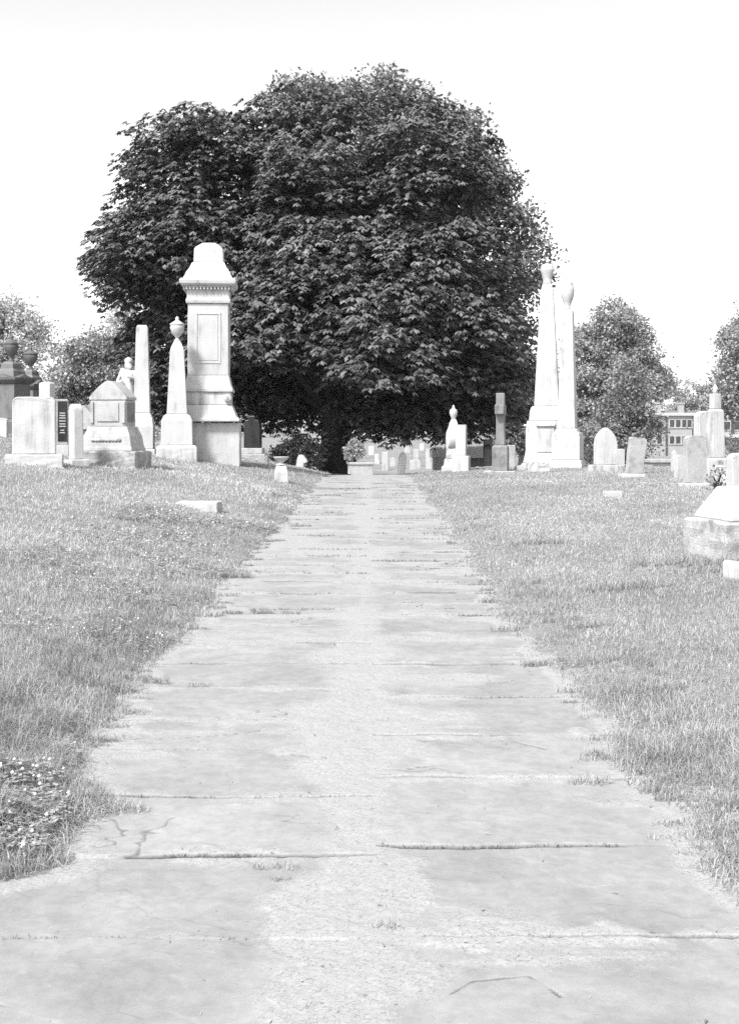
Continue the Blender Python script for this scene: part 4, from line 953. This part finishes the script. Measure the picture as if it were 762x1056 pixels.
# distant stones under the crown
for i, (px, w, top, dd, style, lab) in enumerate([
    (397, 6, 466, 70, 'flat', 'slim white far headstone nearest the stone pier'), (428, 11, 474, 68, 'low', 'wide white far headstone with a taller slim stone behind it'),
    (429, 5, 463, 72, 'flat', 'slim white stone standing behind the wide far headstone'), (442, 6, 462, 67, 'round', 'slim rounded white far headstone just left of the low vault'),
    (453, 9, 471, 47, 'low', 'low white headstone in front of the door of the low vault'), (389, 5, 468, 78, 'flat', 'tiniest pale stone far off by the pier'),
    (405, 5, 472, 74, 'round', 'tiny rounded stone between the slim far headstone and the crooked one'), (493, 6, 481, 36, 'low', 'tiny white marker left of the granite cross'),
    (420, 6, 459, 95, 'flat', 'very distant square white stone below the boundary wall'), (435, 5, 457, 100, 'round', 'very distant rounded white stone right of the square one below the boundary wall'),
    (383, 6, 460, 92, 'flat', 'very distant white stone seen just over the clipped ball shrub'), (400, 5, 456, 105, 'low', 'smallest very distant white stone in the middle of the far lawn')]):
    headstone('distant_headstone', lab, px, w, top, dd, style, 'marble', .15, random.uniform(-15, 15), group='small white headstones beyond the crest')
headstone('crooked_stone', 'tall crooked white stone beyond the crest between distant headstones', 413, 7, 466, 36, 'gothic', 'marble', .2, 10, (0, 7))
# far boundary wall
d = 150; loc = (PX(418, d), d, gz(PX(418, d), d)); t = thing('boundary_wall', 'long pale boundary wall far off beneath the chestnut crown', 'wall', loc, 0)
MB().box(-7.5, 7.5, -.15, .15, -.5, zl(438.5, d, loc)).build('panel', 'marble', t, .02); MB().box(-7.6, 7.6, -.25, .25, zl(438.5, d, loc)+.003, zl(437.2, d, loc)).build('coping', 'concrete', t, .02)
shrub('shrub', 'far bush rising above the pale boundary wall, left one', px_lobes([(385,437,8),(395,440,7),(376,440,7)], 160), (PX(385, 160), 160), 'far_leaf', 61, dens=3, ls=.35, spread=.7)
shrub('shrub', 'far bush rising above the pale boundary wall, right one', px_lobes([(430,434,8),(440,436,8),(421,438,7)], 160), (PX(430, 160), 160), 'far_leaf', 62, dens=3, ls=.35, spread=.7)

# ================================================================== HOUSES
def house():
    d = 175; px0, px1 = 674, 714; loc = (PX(694, d), d, gz(PX(694, d), d)); s = d/F
    t = thing('brick_house', 'two storey pale brick row house with flat cornice and chimneys beyond the graves', 'house', loc, 6)
    W = 20*s; H = zl(429, d, loc)
    MB().box(-W, W, 0, 9, -.5, H).build('wall', 'wallcream', t, .03)
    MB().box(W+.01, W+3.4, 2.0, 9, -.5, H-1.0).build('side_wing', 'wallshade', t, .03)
    rf = MB(); rf.box(-W-.35, W+.35, -.4, 9.2, H+.01, H+.45); r_ = rf.build('roof', 'trim', t, .05)
    MB().box(-W-.1, W+3.5, 1.5, 9.1, H+.46, H+.8).build('parapet', 'roofgrey', t, .03)
    for cx_ in (-W+.9, W*.55): 
        MB().stack([(.38, H+.45), (.38, H+1.7), (.48, H+1.72), (.48, H+1.95)], 1, cx_, 1.2).build('chimney', 'wallcream', r_, .02)
    MB().box(-W*.42, -W*.42+.22, -.2, -.005, 0, H-.05).build('downpipe', 'darkpaint', t, .02)
    for row, (za, zb) in enumerate(((440, 433), (457, 450))):
        for cx_ in (-W*.75, -W*.08, W*.25, W*.58, W*.84):
            z0, z1 = zl(za, d, loc), zl(zb, d, loc); w_ = .34
            f = MB(); f.box(cx_-w_-.1, cx_-w_, -.08, -.004, z0-.1, z1+.1); f.box(cx_+w_, cx_+w_+.1, -.08, -.004, z0-.1, z1+.1); f.box(cx_-w_, cx_+w_, -.08, -.004, z1, z1+.1); f.box(cx_-w_-.15, cx_+w_+.15, -.14, -.085, z0-.2, z0-.08)
            fo = f.build('window', 'trim', t, 0); MB().box(cx_-w_, cx_+w_, -.03, -.006, z0-.08, z1-.001).build('pane', 'glass', fo, 0)
    MB().box(-W-2.2, -W-.01, 1.0, 6, -.5, zl(449, d, loc)).build('annex', 'wallcream', t, .03); MB().box(-W-2.5, -W-.02, .7, 6.2, zl(449, d, loc)+.01, zl(446.5, d, loc)).build('annex_roof', 'trim', t, .03)
house()
def porch_house():
    d = 120; loc = (PX(768, d), d, gz(PX(768, d), d)); s = d/F
    t = thing('porch_house', 'pale house with white porch roof and dark posts cut by the right edge', 'house', loc, 4)
    MB().box(-24*s, 22*s, 0, 8, -.5, zl(430, d, loc)).build('wall', 'wallcream', t, .03)
    MB().slab([(-13*s, zl(430, d, loc)+.01), (24*s, zl(430, d, loc)+.01), (20*s, zl(418, d, loc)), (-6*s, zl(424, d, loc))], -.4, 8.3).build('roof', 'trim', t, .03)
    MB().box(-26*s, 24*s, -2.0, -.01, zl(451.5, d, loc), zl(448, d, loc)).build('porch_roof', 'trim', t, .03)
    for q in (-14, -2, 10): MB().box(q*s-.12, q*s+.12, -.25, -.02, zl(447.5, d, loc), zl(431, d, loc)).build('post', 'darkpaint', t, .02)
    for q in (-20, -8, 3):
        f = MB().box(q*s-.45, q*s+.45, -.08, -.004, zl(444, d, loc), zl(434, d, loc)).build('window', 'trim', t, 0); MB().box(q*s-.35, q*s+.35, -.10, -.082, zl(443, d, loc), zl(435, d, loc)).build('pane', 'glass', f, 0)
porch_house()

# ================================================================== AIR
def haze(dens):
    hm, nt_, N, L = new_mat('pale_air'); o_ = N('ShaderNodeOutputMaterial'); v = N('ShaderNodeVolumePrincipled'); v.inputs['Color'].default_value = grey(.9); v.inputs['Density'].default_value = dens; v.inputs['Anisotropy'].default_value = .2
    L(v.outputs[0], o_.inputs['Volume'])
    b = MB().box(-1600, 1600, -70, 2600, -4, 30); me = bpy.data.meshes.new('haze'); me.from_pydata(b.v, [], b.f); me.materials.append(hm)
    o = bpy.data.objects.new('haze', me); COL.objects.link(o); props(o, 'thin pale summer haze over the whole cemetery', 'haze', kind='stuff')
haze(.0002)
# ================================================================== LIGHT, SKY, CAMERA
SUN_DIR = Vector((-.42, -.60, .90)).normalized()     # towards the sun
w = bpy.data.worlds.new('World'); scn.world = w; w.use_nodes = True; nt = w.node_tree; nt.nodes.clear()
out = nt.nodes.new('ShaderNodeOutputWorld'); bg = nt.nodes.new('ShaderNodeBackground'); sky = nt.nodes.new('ShaderNodeTexSky'); sky.sky_type = 'NISHITA'; sky.sun_disc = False
sky.sun_elevation = math.asin(SUN_DIR.z); sky.sun_rotation = math.atan2(SUN_DIR.x, SUN_DIR.y) % (2*PI)
sky.air_density = 1.0; sky.dust_density = 1.5; sky.ozone_density = 1.0
bw = nt.nodes.new('ShaderNodeRGBToBW'); nt.links.new(sky.outputs[0], bw.inputs[0]); nt.links.new(bw.outputs[0], bg.inputs[0]); bg.inputs[1].default_value = .135; nt.links.new(bg.outputs[0], out.inputs[0])
sl = bpy.data.lights.new('sun', 'SUN'); sl.energy = 2.3; sl.angle = R(9); sl.color = (1, 1, 1)
so = bpy.data.objects.new('sun', sl); COL.objects.link(so); so.rotation_euler = (-SUN_DIR).to_track_quat('-Z', 'Y').to_euler()
cam = bpy.data.cameras.new('camera'); co = bpy.data.objects.new('camera', cam); COL.objects.link(co); scn.camera = co
co.location = (0, 0, EYE); co.rotation_euler = (PI/2, 0, 0); cam.sensor_fit = 'VERTICAL'; cam.sensor_height = 36; cam.lens = F/1056*36
cam.shift_y = -(528-HY)/1056; cam.clip_start = .05; cam.clip_end = 6000
scn.render.engine = 'CYCLES'
vs = scn.view_settings; vs.view_transform = 'Standard'; vs.look = 'None'; vs.gamma = 1; vs.use_curve_mapping = False; vs.exposure = 1.55
scn.cycles.max_bounces = 6; scn.cycles.transparent_max_bounces = 4; scn.cycles.use_denoising = False; scn.cycles.denoiser = 'OPENIMAGEDENOISE'; scn.cycles.denoising_input_passes = 'RGB_ALBEDO_NORMAL'; scn.cycles.denoising_prefilter = 'ACCURATE'
